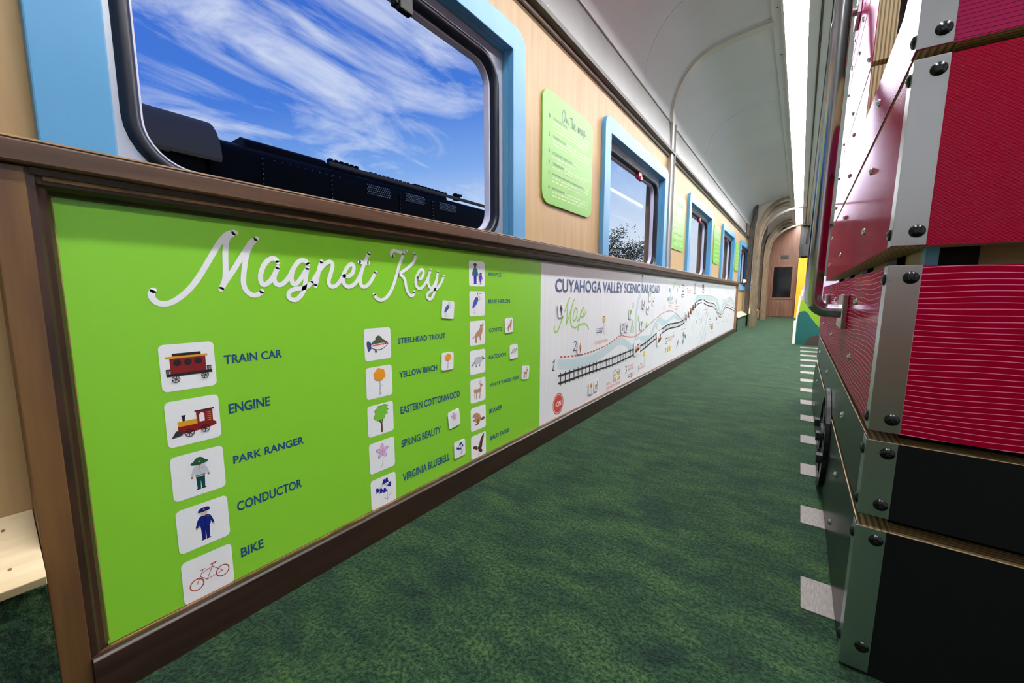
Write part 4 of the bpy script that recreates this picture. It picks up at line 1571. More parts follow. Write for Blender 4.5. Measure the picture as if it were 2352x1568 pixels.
# small orange place names
ORG = (232, 142, 100)
for s, A in (('ROCKSIDE STATION', [(2.062,0.3795),(2.255,0.3805),(2.061,0.3967)]), ('CANAL', [(2.254,0.1068),(2.323,0.1047),(2.253,0.1259)]), ('EXPLORATION CENTER', [(2.256,0.08217),(2.488,0.0769),(2.255,0.09859)]),
             ('FITZWATER', [(2.618,0.1643),(2.732,0.1657),(2.617,0.1795)]), ('TRAIN YARD', [(2.62,0.143),(2.734,0.1405),(2.619,0.1582)]), ('THE', [(2.885,0.1401),(2.935,0.1394),(2.884,0.1533)]), ('ROOKERY', [(2.878,0.1153),(2.989,0.1148),(2.876,0.1317)]),
             ('NATIONAL PARK SERVICE', [(3.597,0.2711),(3.85,0.2722),(3.594,0.2866)]), ('HEADQUARTERS', [(3.601,0.2477),(3.762,0.248),(3.598,0.2633)])):
    (ya, za), (yb, zb), (yc, zc) = A
    pr = Print(0.0004)
    pr.text(s, ya, yb, za, za + max(zc - za, 0.016), ORG, 0.0)
    pr.build('place_name', None, mp_)
# the names further off are too small to read
bars = Print(0.0004, 0.00002)
rb_ = random.Random(5)
for (ya, za), (yb, zb) in ([(3.613,0.585),(3.76,0.5863)], [(3.617,0.5623),(3.675,0.561)], [(3.829,0.5496),(3.959,0.5464)], [(3.834,0.5257),(3.914,0.5232)], [(4.108,0.3183),(4.273,0.3153)], [(6.128,0.2523),(6.312,0.2475)], [(6.021,0.6541),(6.163,0.654)], [(4.32,0.7035),(4.438,0.7046)], [(4.325,0.6818),(4.423,0.6822)],
                           [(4.772,0.7549),(4.889,0.7569)], [(5.723,0.1683),(5.884,0.1677)], [(6.58,0.2574),(6.79,0.2524)], [(5.143,0.4763),(5.391,0.4684)]):
    u = ya
    while u < yb:
        l = 0.010 + 0.02 * rb_.random()
        bars.rect(u, u + l, za - 0.005, za + 0.005, (238, 176, 144))
        bars.x -= bars.step
        u += l + 0.006
bars.build('small_print', None, mp_)

# compass badge
cp = Print(0.0004)
(cy, cz), (cy2, _), (_, cz2) = [(1.661,0.1331),(1.714,0.1233),(1.66,0.1853)]
R_ = cz2 - cz
cp.disc(cy, cz, R_, (206, 78, 66), n=28)
cp.ring_(cy, cz, R_ * 0.84, R_ * 0.90, (246, 230, 226), 28)
cp.text('N', cy + R_ * 0.12, cy + R_ * 0.55, cz - R_ * 0.24, cz + R_ * 0.24, (250, 240, 238), 0.02)
for a, b in (((-0.5, 0.0), (-0.02, 0.26)), ((-0.02, 0.26), (-0.02, -0.26)), ((-0.02, -0.26), (-0.5, 0.0))):
    cp.stroke([(cy + R_ * a[0], cz + R_ * a[1]), (cy + R_ * b[0], cz + R_ * b[1])], 0.004, (250, 240, 238), smooth=False)
cp.build('compass_badge', None, mp_, label='round red north badge')

# little drawings
INK = (60, 72, 100)
d1 = Print(0.0004, 0.00004)


def box_at(A, c, w_=None):
    (a, b), (c2, d) = A
    if w_:
        for s in ([(a, b), (c2, b)], [(c2, b), (c2, d)], [(c2, d), (a, d)], [(a, d), (a, b)]):
            d1.stroke(s, w_, c, smooth=False, caps=False)
    else:
        d1.rect(a, c2, b, d, c)


# station bench and round yellow sign
box_at([(2.087,0.4558),(2.178,0.4668)], INK, 0.003)
box_at([(2.087,0.4435),(2.173,0.4469)], INK, 0.003)
for q in ([(2.106,0.4296),(2.105,0.4396)], [(2.155,0.4281),(2.154,0.4382)], [(2.199,0.427),(2.195,0.4936)]):
    d1.stroke(q, 0.003, INK, smooth=False)
(a, b), (_, b2) = [(2.193,0.5166),(2.192,0.5344)]
d1.disc(a, b, b2 - b + 0.002, INK)
d1.disc(a, b, b2 - b - 0.002, (240, 186, 30))
d1.build('bench_drawing', None, mp_)
d1 = Print(0.0013, 0.00002)
# canal house
for q in ([(2.373,0.1123),(2.367,0.1773),(2.396,0.1868),(2.427,0.1649),(2.448,0.1872),(2.481,0.165),(2.485,0.1181),(2.373,0.1123)], [(2.427,0.1649),(2.48,0.1679)]):
    d1.stroke(q, 0.003, INK, smooth=False)
for q in ((1411, 863), (1414, 862), (1418, 860), (1421, 858), (1411, 874), (1414, 873), (1419, 870), (1422, 868)):
    pass
for A in ([(2.377,0.1479),(2.39,0.1624)], [(2.399,0.147),(2.413,0.1616)], [(2.429,0.1477),(2.443,0.1625)], [(2.452,0.1467),(2.473,0.1633)], [(2.379,0.1195),(2.393,0.134)], [(2.401,0.1213),(2.415,0.1359)], [(2.439,0.1204),(2.452,0.1352)], [(2.461,0.1193),(2.475,0.1371)]):
    box_at(A, (236, 198, 70))
box_at([(2.371,0.1378),(2.422,0.1374)], (46, 58, 96))
d1.build('house_drawing', None, mp_)
d1 = Print(0.0013, 0.00002)
# train yard gantry
for q in ([(2.623,0.1124),(2.737,0.1152)], [(2.625,0.09702),(2.739,0.09939)], [(2.634,0.09246),(2.632,0.114)], [(2.668,0.09265),(2.666,0.1144)], [(2.703,0.09599),(2.701,0.1148)], [(2.739,0.09622),(2.737,0.1152)], [(2.685,0.09587),(2.732,0.07236)]):
    d1.stroke(q, 0.0035, (50, 54, 70), smooth=False)
d1.build('gantry_drawing', None, mp_)
d1 = Print(0.0013, 0.00002)
# yellow huts and lookout
for x in (1529, 1534, 1539):
    k = (x - 1529) * 0.35
    pass
for A in ([(3.546,0.1541),(3.58,0.1999)], [(3.616,0.1535),(3.652,0.2)], [(3.688,0.1568),(3.724,0.2041)]):
    box_at(A, (240, 196, 40))
for A in ([(3.541,0.1891),(3.582,0.1882)], [(3.61,0.189),(3.654,0.1881)], [(3.683,0.1889),(3.727,0.188)]):
    box_at(A, (50, 60, 80))
(a, b), (_, b2) = [(2.966,0.2207),(2.964,0.234)]
d1.disc(a, b, 0.016, (240, 200, 60), 0.022)
d1.stroke([(2.967,0.2106),(2.976,0.1401)], 0.003, (120, 130, 150), smooth=False)
d1.build('hut_drawing', None, mp_)
d1 = Print(0.0013, 0.00002)
# falls, towers and bridges beyond
for q in ([(3.607,0.7048),(3.656,0.6676),(3.634,0.6299),(3.595,0.6077)], [(3.565,0.623),(3.651,0.6146),(3.707,0.6294)]):
    d1.stroke(q, 0.03, (196, 218, 222))
for A in ([(4.048,0.6929),(4.124,0.7477)], [(4.042,0.6353),(4.143,0.66)], [(4.593,0.6692),(4.656,0.7667)], [(5.013,0.7541),(5.11,0.7708)], [(5.018,0.7344),(5.118,0.7458)], [(5.032,0.6849),(5.125,0.7207)]):
    box_at(A, (112, 122, 150), 0.010)
for A in ([(5.013,0.7541),(5.11,0.7708)], [(5.018,0.7344),(5.118,0.7458)]):
    box_at(A, (46, 54, 90))
for q in ([(3.764,0.7296),(3.813,0.8003),(3.883,0.6838)], [(3.881,0.6918),(3.895,0.7832),(3.956,0.7245)], [(3.711,0.6906),(3.757,0.7679)]):
    d1.stroke(q, 0.008, (188, 214, 120), smooth=False)
d1.build('town_drawing', None, mp_, kind='stuff')
d1 = Print(0.0013, 0.00002)
# red barn with striped green field
for A in ([(5.576,0.341),(5.695,0.3518)], [(5.587,0.3071),(5.706,0.3173)], [(5.567,0.2749),(5.718,0.2827)], [(5.578,0.2409),(5.697,0.2499)]):
    box_at(A, (128, 196, 60))
d1.poly([(5.744,0.2011),(5.752,0.2749),(5.809,0.2945),(5.85,0.269),(5.874,0.1976)], (214, 92, 86))
for A in ([(6.111,0.3016),(6.166,0.3472)],):
    box_at(A, (70, 60, 90))
for A in ([(7.959,0.05007),(8.031,0.1381)],):
    box_at(A, (196, 70, 74))
d1.build('barn_drawing', None, mp_)
d1 = Print(0.0013, 0.00002)
# blue canal boat
d1.stroke([(4.189,0.2735),(4.217,0.2275),(4.19,0.1863)], 0.05, (176, 204, 210))
d1.stroke([(4.269,0.2495),(4.292,0.2298)], 0.03, (130, 140, 156))
d1.build('boat_drawing', None, mp_)
d1 = Print(0.0013, 0.00002)
# evergreen sprigs
for q in ([(2.689,0.5717),(2.712,0.6038)], [(2.693,0.4467),(2.707,0.4848)], [(2.662,0.4071),(2.667,0.4454)], [(2.707,0.4007),(2.712,0.4365)], [(2.808,0.4733),(2.814,0.51)], [(2.993,0.4211),(3,0.45)], [(3.444,0.5337),(3.451,0.5734)],
          [(3.267,0.3821),(3.273,0.4203)], [(4.604,0.2781),(4.61,0.3388)], [(4.867,0.1252),(4.92,0.1952)], [(4.877,0.4455),(4.906,0.5182)], [(4.985,0.316),(5.014,0.3899)], [(6.455,0.06736),(6.503,0.1467)]):
    (a, b), (a2, b2) = q
    for k in range(5):
        z = b + (b2 - b) * k / 4
        d1.stroke([(a - 0.012, z - 0.006), (a, z + 0.006), (a + 0.012, z - 0.006)], 0.004, (172, 212, 120), smooth=False, caps=False)
d1.build('tree_sprigs', None, mp_, kind='stuff')
d1 = Print(0.0013, 0.00002)
# far scatter of pale little motifs
rr = random.Random(3)
for q in [(4.734,0.4606),(4.835,0.4277),(4.764,0.3439),(4.921,0.3695),(5.072,0.3617),(5.123,0.2714),(5.038,0.2109),(5.251,0.4729),(5.339,0.4542),(5.274,0.3933),(5.899,0.4175),(6.452,0.3845),(6.752,0.3466),(7.052,0.2586),(7.213,0.3201),(7.567,0.1952),(7.331,0.4916),(6.579,0.5711),(6.853,0.7323),(7.053,0.687),(7.43,0.7166),(6.115,0.7842),(5.809,0.6826),(5.492,0.703),(4.62,0.7338),(3.784,0.2898),(3.946,0.1936),(3.976,0.2072),(5.368,0.1687),(5.321,0.1404)]:
    c = rr.choice([(150, 160, 180), (196, 208, 190), (220, 176, 160), (176, 200, 206), (120, 110, 130)])
    s_ = 0.016 + 0.02 * rr.random()
    d1.stroke([(q[0], q[1] - s_), (q[0] + 0.03, q[1] + s_)], 0.012, c, smooth=False)
d1.build('scattered_motifs', None, mp_, kind='stuff')

# magnets on the map
MM = 'loose magnets on the white map board'


def mag2(kind, P, lab, tilt=0.0):
    magnet(kind, P[0][0], P[0][1], lab, w=0.060, h=0.066, tilt=tilt, group=MM, x=0.0026)


mag2('dark', [(1.67,0.5862)], 'small white magnet of a dark-haired person in navy, leaning beside the word Map', 0.22)
mag2('orange', [(1.882,0.3842)], 'small white magnet of a person in orange beside the map number two')
mag2('conductor', [(2.566,0.4461)], 'white magnet of a navy figure with cap, right of the pair by the river')
mag2('ranger', [(2.495,0.4481)], 'white magnet of a hatted figure in pale shirt, left of the pair by the river')
mag2('birch', [(2.029,0.1396)], 'small white magnet with an orange birch, low on the map beside the deer magnet', -0.06)
mag2('deer', [(2.099,0.1439)], 'small white magnet with a brown deer, low on the map beside the birch magnet', 0.05)
mag2('cottonwood', [(2.633,0.5295)], 'small white magnet with a green tree above the upright pair of figures')
mag2('cottonwood', [(2.87,0.4386)], 'small white magnet with a green tree just right of the blue stream')
mag2('cottonwood', [(3.048,0.6438)], 'small white magnet with a green tree below the end of the map headline')
mag2('eagle', [(2.901,0.5912)], 'small white eagle magnet, leftmost of the three birds', 0.0)
mag2('eagle', [(3.141,0.6133)], 'small white eagle magnet, uppermost right of the three birds', 0.1)
mag2('eagle', [(3.008,0.5504)], 'small white eagle magnet, lowest of the three birds', -0.1)


def train_magnet(kind, P, lab, w_, h_, tilt):
    magnet(kind, P[0][0], P[0][1], lab, w=w_, h=h_, tilt=tilt, group=MM, x=0.0026)


train_magnet('engine', [(2.792,0.2855)], 'small steam engine magnet on the track where the blue stream meets it', 0.13, 0.105, 0.12)
train_magnet('engine', [(3.339,0.3054)], 'second small steam engine magnet further along the track by a yellow marker', 0.13, 0.12, 0.2)
for i, P in enumerate(([(4.258,0.4259)], [(4.358,0.45)], [(4.461,0.482)], [(4.557,0.5132)], [(4.659,0.5385)])):
    train_magnet('car', P, ['red train car magnet on the map, nearest of the row of five', 'red train car magnet on the map, second nearest of the row of five',
                            'red train car magnet on the map, middle of the row of five', 'red train car magnet on the map, second farthest of the row of five',
                            'red train car magnet on the map, farthest of the row of five'][i], 0.088, 0.125, 0.0)

# ================================================================== GREEN WALL SIGNS
HEADS = ['CUYAHOGA RIVER', 'TOWPATH TRAIL', 'FITZWATER TRAIN YARD', 'THE ROOKERY', 'NATIONAL PARK SERVICE HEADQUARTERS', 'BOSTON, OHIO']


def sign(y0, z0, w_, h_, label, detailed):
    root = thing('wall_sign', label, 'sign', (WALL, y0 + w_ / 2, z0), 'green signs between the windows')
    mb = MB()
    mb.prism(rrect(y0, y0 + w_, z0, z0 + h_, 0.055, 7), 'x', WALL + 0.0005, WALL + 0.0085)
    mb.build('sign_plate', 'sign_green', root, bevel=0.001)
    x = WALL + 0.009
    Y = lambda u: y0 + u * w_
    Z = lambda v: z0 + v * h_
    if detailed:
        pr = Print(x)
        C = (30, 62, 76)
        for s in ([(.37, .82), (.335, .80), (.325, .86), (.345, .91), (.375, .915), (.39, .87), (.375, .82), (.36, .90), (.40, .89)],
                  [(.41, .81), (.42, .86), (.425, .82), (.45, .865), (.455, .815), (.475, .83)],
                  [(.50, .885), (.53, .895), (.555, .89)], [(.535, .90), (.52, .80)], [(.555, .90), (.55, .80), (.575, .86), (.58, .805), (.60, .83), (.625, .84), (.61, .87), (.60, .82), (.625, .80), (.645, .82)],
                  [(.69, .805), (.70, .86), (.70, .81), (.725, .86), (.725, .81), (.75, .86), (.755, .81), (.77, .82)], [(.80, .855), (.78, .85), (.775, .815), (.79, .81), (.805, .86), (.805, .815), (.82, .82)],
                  [(.84, .86), (.83, .76)], [(.84, .85), (.86, .865), (.87, .84), (.855, .815), (.838, .82)], [(.875, .82), (.895, .835)]):
            pr.stroke([(Y(.06 + a * .86), Z(b)) for a, b in s], 0.0042, C)
        pr.build('script_title', None, root, label='teal handwritten title On the map')
    rows = [(.775, 4), (.615, 3), (.47, 1.6), (.375, 1.9), (.28, 2.8), (.15, 3)]
    tx = Print(x)
    body = Print(x)
    rr = random.Random(11)
    for k, (v, n) in enumerate(rows):
        if detailed:
            tx = Print(x)
            tx.text('123456'[k], Y(.10), Y(.125), Z(v) - 0.006, Z(v) + 0.010, (34, 64, 84), 0.02)
            tx.text(HEADS[k], Y(.175), Y(.175 + 0.0185 * len(HEADS[k])), Z(v) - 0.005, Z(v) + 0.006, (40, 78, 78), 0.012)
            tx.build('heading', None, root)
        start = .19 + 0.0185 * len(HEADS[k])
        q = 0
        while q < n:
            zz = Z(v - 0.031 * q)
            a = start if q == 0 else .175
            e = min(.93, .175 + .755 * min(1.0, n - q)) + rr.uniform(-.03, 0)
            # each word a short bar with tall and short strokes
            u = a
            while u < e:
                l = rr.uniform(.02, .06)
                body.rect(Y(u), Y(min(u + l, e)), zz - 0.0028, zz + 0.0022, (214, 236, 186))
                body.x -= body.step
                if rr.random() < 0.6:
                    t0 = u + l * rr.random() * .7
                    body.rect(Y(t0), Y(t0 + .006), zz - 0.0028, zz + 0.0052, (214, 236, 186))
                    body.x -= body.step
                u += l + .011
            q += 1
        body.build('paragraph', None, root, kind='stuff')
        body = Print(x)
    return root


sign(1.530, 1.062, 0.505, 0.478, 'rounded lime green sign titled On the map, between the first and second windows', True)
sign(3.63, 1.062, 0.505, 0.478, 'rounded lime green sign right of the steel wall rib, before the third window', True)
sign(5.72, 1.062, 0.49, 0.478, 'rounded lime green sign between the third and fourth windows', False)
sign(7.79, 1.062, 0.47, 0.478, 'rounded lime green sign between fourth and fifth windows, farthest of the green signs', False)

# ================================================================== RED PLAY TRAIN
TX, TY = 1.02, 0.865
TB = 0.045
train = thing('play_train', 'tall red and black play train of stacked plywood boards with steel corners and handrails', 'play train', (TX, TY, 0.0))
TR = 2.02            # right side of the front
TIERS = [  # z0, z1, far end of the side board, laminate, side ends
    (0.006, 0.268, 2.93, 'black_board'),
    (0.291, 0.420, 2.96, 'black_board'),
    (0.437, 0.704, 3.06, 'laminate_wave'),
    (0.734, 1.003, 2.86, 'laminate_dot'),
    (1.017, 1.292, 2.70, 'laminate_line'),
]
LAM = 0.0016


def side_outline(i, z0, z1, far):
    y0 = TY + 0.0005
    if i == 0:
        return [(y0, z0), (2.98, z0), (3.10, 0.07), (3.12, 0.14), (3.06, 0.21), (far, z1), (y0, z1)]
    if i == 4:   # cab window cut into the upper edge
        arc = []
        for k in range(7):
            g = math.radians(180 + 90 * k / 6)
            arc.append((1.055 + 0.05 * math.cos(g), 1.20 + 0.05 * math.sin(g)))
        arc2 = []
        for k in range(5):
            g = math.radians(270 + 90 * k / 4)
            arc2.append((1.535 + 0.025 * math.cos(g), 1.175 + 0.025 * math.sin(g)))
        return [(y0, z0), (far, z0), (far, z1), (1.56, z1)] + list(reversed(arc2)) + list(reversed(arc)) + [(1.005, z1), (y0, z1)]
    return [(y0, z0), (far, z0), (far - 0.0, z1), (y0, z1)]


def plate(name, pts, axis, a, b, m, parent, **kw):
    mb = MB()
    mb.prism(pts, axis, a, b)
    return mb.build(name, m, parent, **kw)


screw_me = {}


def pan_screw(p, ax, parent, black=True):
    """pan-head screw with a cross recess; copies share the mesh"""
    key = (ax, black)
    if key not in screw_me:
        mb = MB()
        A = Vector(ax)
        mat_ = 'screw_black' if black else 'screw_chrome'
        r, h = (0.0098, 0.0048) if black else (0.0082, 0.0056)
        mb.dome((0, 0, 0), ax, r, h, 14, mat_, 4)
        if black:
            u = A.orthogonal().normalized()
            w_ = A.cross(u)
            for d in (u, w_):
                e = A.cross(d)
                P = [A * (h + 0.0002) + d * s * 0.0038 + e * q * 0.0008 for s in (-1, 1) for q in (-1, 1)]
                mb.add([tuple(q) for q in P], [(0, 1, 3, 2)], 'core_black')
        me_o = mb.build('screw', None, None, smooth=True, angle=60)
        screw_me[key] = me_o.data
        bpy.data.objects.remove(me_o)
    o = bpy.data.objects.new('screw', screw_me[key])
    link(o, parent)
    o.location = Vector(p) - origin_of(parent)
    return o


for i, (z0, z1, far, lam) in enumerate(TIERS):
    # side board
    sb = plate('side_board', side_outline(i, z0, z1, far), 'x', TX + LAM, TX + TB, 'ply_across', train)
    plate('laminate', side_outline(i, z0, z1, far), 'x', TX, TX + LAM - 0.0002, lam, sb, label='glossy black facing' if i < 2 else 'glossy red facing')
    # front board
    fpts = [(TX + TB + 0.0005, z0), (TR, z0), (TR, z1), (TX + TB + 0.0005, z1)]
    fbo = plate('front_board', fpts, 'y', TY + LAM, TY + TB, 'ply_along', train)
    plate('laminate', [(TX + 0.0008, z0), (TR, z0), (TR, z1), (TX + 0.0008, z1)], 'y', TY, TY + LAM - 0.0002, lam, fbo, label='glossy black facing' if i < 2 else 'glossy red facing')
    # steel angle on the corner
    mb = MB()
    t_ = 0.0014
    mb.prism([(TX - t_, TY - t_), (TX + 0.0375, TY - t_), (TX + 0.0375, TY - 0.0001), (TX - 0.0001, TY - 0.0001), (TX - 0.0001, TY + 0.033), (TX - t_, TY + 0.033)], 'z', z0 + 0.001, z1 + 0.0012)
    ang = mb.build('corner_angle', 'bracket_metal', train, bevel=0.0005, label='bare steel corner angle')
    for z in (z0 + 0.022 if i else z0 + 0.045, z1 - 0.018):
        pan_screw((TX + 0.026, TY - t_, z), (0, -1, 0), train)
        pan_screw((TX - t_, TY + 0.017, z - 0.002), (-1, 0, 0), train)
    # bright round heads along the side
    for y in (1.262, 1.945, 2.62):
        for z in ((z0 + 0.072, z1 - 0.062) if i else (z0 + 0.072, z1 - 0.062)):
            if i == 4 and 1.0 < y < 1.56 and z > 1.13:
                continue
            pan_screw((TX, y, z), (-1, 0, 0), train, black=False)

# upper side boards behind the cab window
for z0, z1, y0, y1 in ((1.306, 1.622, 1.56, 2.68), (1.636, 1.744, 1.56, 2.66), (1.757, 2.05, 1.56, 2.60)):
    P = [(y0, z0), (y1, z0), (y1, z1), (y0, z1)]
    sb = plate('side_board', P, 'x', TX + LAM, TX + TB, 'ply_across', train)
    plate('laminate', P, 'x', TX, TX + LAM - 0.0002, 'laminate_line', sb, label='glossy red facing')
    for y in (1.66, 2.1, 2.5):
        for z in (z0 + 0.05, z1 - 0.05):
            pan_screw((TX, y, z), (-1, 0, 0), train, black=False)

# carcass seen through the gaps
mb = MB()
mb.box(TX + 0.060, TR - 0.01, TY + 0.085, 2.9, 0.44, 1.30)
mb.build('core_panel', 'core_ply', train, label='raw plywood carcass behind the red boards')
mb = MB()
mb.box(TX + 0.060, TR - 0.01, TY + 0.085, 2.88, 0.004, 0.43)
mb.build('core_panel', 'core_black', train, label='dark carcass behind the black boards')
mb = MB()
mb.box(TX + 0.10, TR - 0.05, 1.10, 2.55, 1.30, 2.0)
mb.build('cab_lining', 'dark_panel', train, label='dark lining inside the cab window')
for (x0, x1, z0, z1) in ((TX + 0.052, TX + 0.105, 0.700, 0.738), (TX + 0.075, TX + 0.10, 0.262, 0.296), (TX + 0.10, TX + 0.118, 0.415, 0.440), (TX + 0.06, TX + 0.09, 0.415, 0.440)):
    mb = MB()
    mb.box(x0, x1, TY + 0.047, TY + 0.084, z0 - 0.03, z1 + 0.03)
    mb.build('steel_bracket', 'loco_black', train, label='dark bracket between boards')
mb = MB()
mb.box(TX + 0.047, TX + 0.062, TY + 0.046, TY + 0.075, 0.66, 0.78)
mb.build('steel_bracket', 'blue_paint', train, label='pale blue bracket between boards')
for y in (1.15, 1.6, 2.1, 2.6):
    mb = MB()
    mb.box(TX + 0.047, TX + 0.062, y, y + 0.12, 0.66, 0.78)
    mb.build('steel_bracket', 'loco_black', train)

# side wheel with spokes and hub bolts
wy, wz, wr = 1.70, 0.175, 0.168
wh = bpy.data.objects.new('wheel', None)
link(wh, train)
wh.location = Vector((TX - 0.012, wy, wz)) - origin_of(train)
mb = MB()
N_ = 36
o_ = [(wy + wr * math.cos(2 * PI * k / N_), wz + wr * math.sin(2 * PI * k / N_)) for k in range(N_)]
i_ = [(wy + wr * 0.80 * math.cos(2 * PI * k / N_), wz + wr * 0.80 * math.sin(2 * PI * k / N_)) for k in range(N_)]
mb.ring(o_, i_, 'x', TX - 0.013, TX - 0.0005)
mb.build('rim', 'black_board', wh, bevel=0.001)
for k in range(8):
    g = 2 * PI * k / 8 + 0.2
    c, s = math.cos(g), math.sin(g)
    P = [(wy + c * r - s * q, wz + s * r + c * q) for r, q in ((0.02, -0.011), (wr * 0.82, -0.008), (wr * 0.82, 0.008), (0.02, 0.011))]
    mb = MB()
    mb.prism(P, 'x', TX - 0.011, TX - 0.003)
    mb.build('spoke', 'black_board', wh)
mb = MB()
hx = lambda r, cy, cz, n=6: [(cy + r * math.cos(2 * PI * k / n + 0.3), cz + r * math.sin(2 * PI * k / n + 0.3)) for k in range(n)]
mb.prism(hx(0.045, wy, wz, 24), 'x', TX - 0.017, TX - 0.003)
mb.build('hub', 'black_board', wh, bevel=0.001)
for cy, cz in ((wy - 0.145, wz - 0.03), (wy + 0.145, wz + 0.01), (wy, wz)):
    mb = MB()
    mb.prism(hx(0.017, cy, cz), 'x', TX - 0.028, TX - 0.0105)
    mb.build('hex_bolt', 'black_board', wh, bevel=0.001)

# steel handrails
def handrail(y, ztop):
    path = [(TX - 0.004, y, 0.612)]
    cx, cz, R = TX - 0.0385, 0.650, 0.0385
    for k in range(9):
        g = math.radians(270 - 90 * k / 8)
        path.append((cx + R * math.cos(g), y, cz + R * math.sin(g)))
    path.append((TX - 0.077, y, 1.2))
    for k in range(9):
        g = math.radians(180 - 90 * k / 8)
        path.append((cx + R * math.cos(g), y, ztop - R + R * math.sin(g)))
    path.append((TX - 0.004, y, ztop))
    mb = MB()
    mb.tube(path, 0.0195, 20)
    rail = mb.build('handrail', 'steel', train, smooth=True, angle=60, label='polished steel tube handrail')
    for z in (0.612, ztop):
        mb = MB()
        mb.box(TX - 0.014, TX - 0.0003, y - 0.075, y + 0.075, z - 0.047, z + 0.047)
        mb.build('clamp', 'steel', rail, bevel=0.002)
        for d in (-0.056, 0.056):
            pass
    return rail


handrail(1.50, 1.86)
handrail(2.36, 1.86)
train.rotation_euler = (0, 0.013, 0)

# ================================================================== HILL CUT-OUTS beyond the train
hill = thing('hill_cutout', 'stepped play hill of teal, olive and brown painted boards beyond the red train', 'play hill', (1.0, 6.6, 0))


def board_y(name, pts, y, t_, m, **kw):
    mb = MB()
    mb.prism(pts, 'y', y, y + t_)
    return mb.build(name, m, hill, bevel=0.002, **kw)


board_y('hill_board', [(0.905, 0.002), (1.50, 0.002), (1.50, 0.10), (1.20, 0.16), (1.145, 0.235), (1.06, 0.345), (1.02, 0.415), (0.985, 0.445), (0.955, 0.44), (0.925, 0.425), (0.912, 0.38)], 6.50, 0.03, 'teal_board', label='teal hill board')
board_y('hill_board', [(1.00, 0.002), (1.6, 0.002), (1.6, 0.14), (1.15, 0.14), (1.08, 0.125), (1.03, 0.08)], 6.46, 0.03, 'mound_brown', label='dark brown mound board')
board_y('hill_board', [(0.918, 0.002), (1.7, 0.002), (1.7, 0.2), (1.2, 0.24), (1.15, 0.45), (1.05, 0.52), (0.98, 0.60), (0.93, 0.58)], 6.66, 0.03, 'olive_board', label='olive green hill board')
board_y('hill_board', [(0.93, 0.002), (1.7, 0.002), (1.7, 0.9), (0.985, 0.9), (0.955, 0.8), (0.94, 0.60)], 6.84, 0.03, 'lilac_board', label='pale lilac sky board')
for x0, x1, z0, z1, y in ((0.872, 0.903, 0.002, 0.30, 6.49), (0.892, 0.910, 0.30, 0.41, 6.60), (0.898, 0.916, 0.41, 0.50, 6.64), (0.905, 0.926, 0.50, 0.64, 6.70), (0.925, 0.95, 0.64, 0.72, 6.78)):
    mb = MB()
    mb.box(x0, x1, y, y + 0.28, z0, z1)
    mb.build('step_edge', 'edge_white', hill, bevel=0.002, label='white stepped edge')

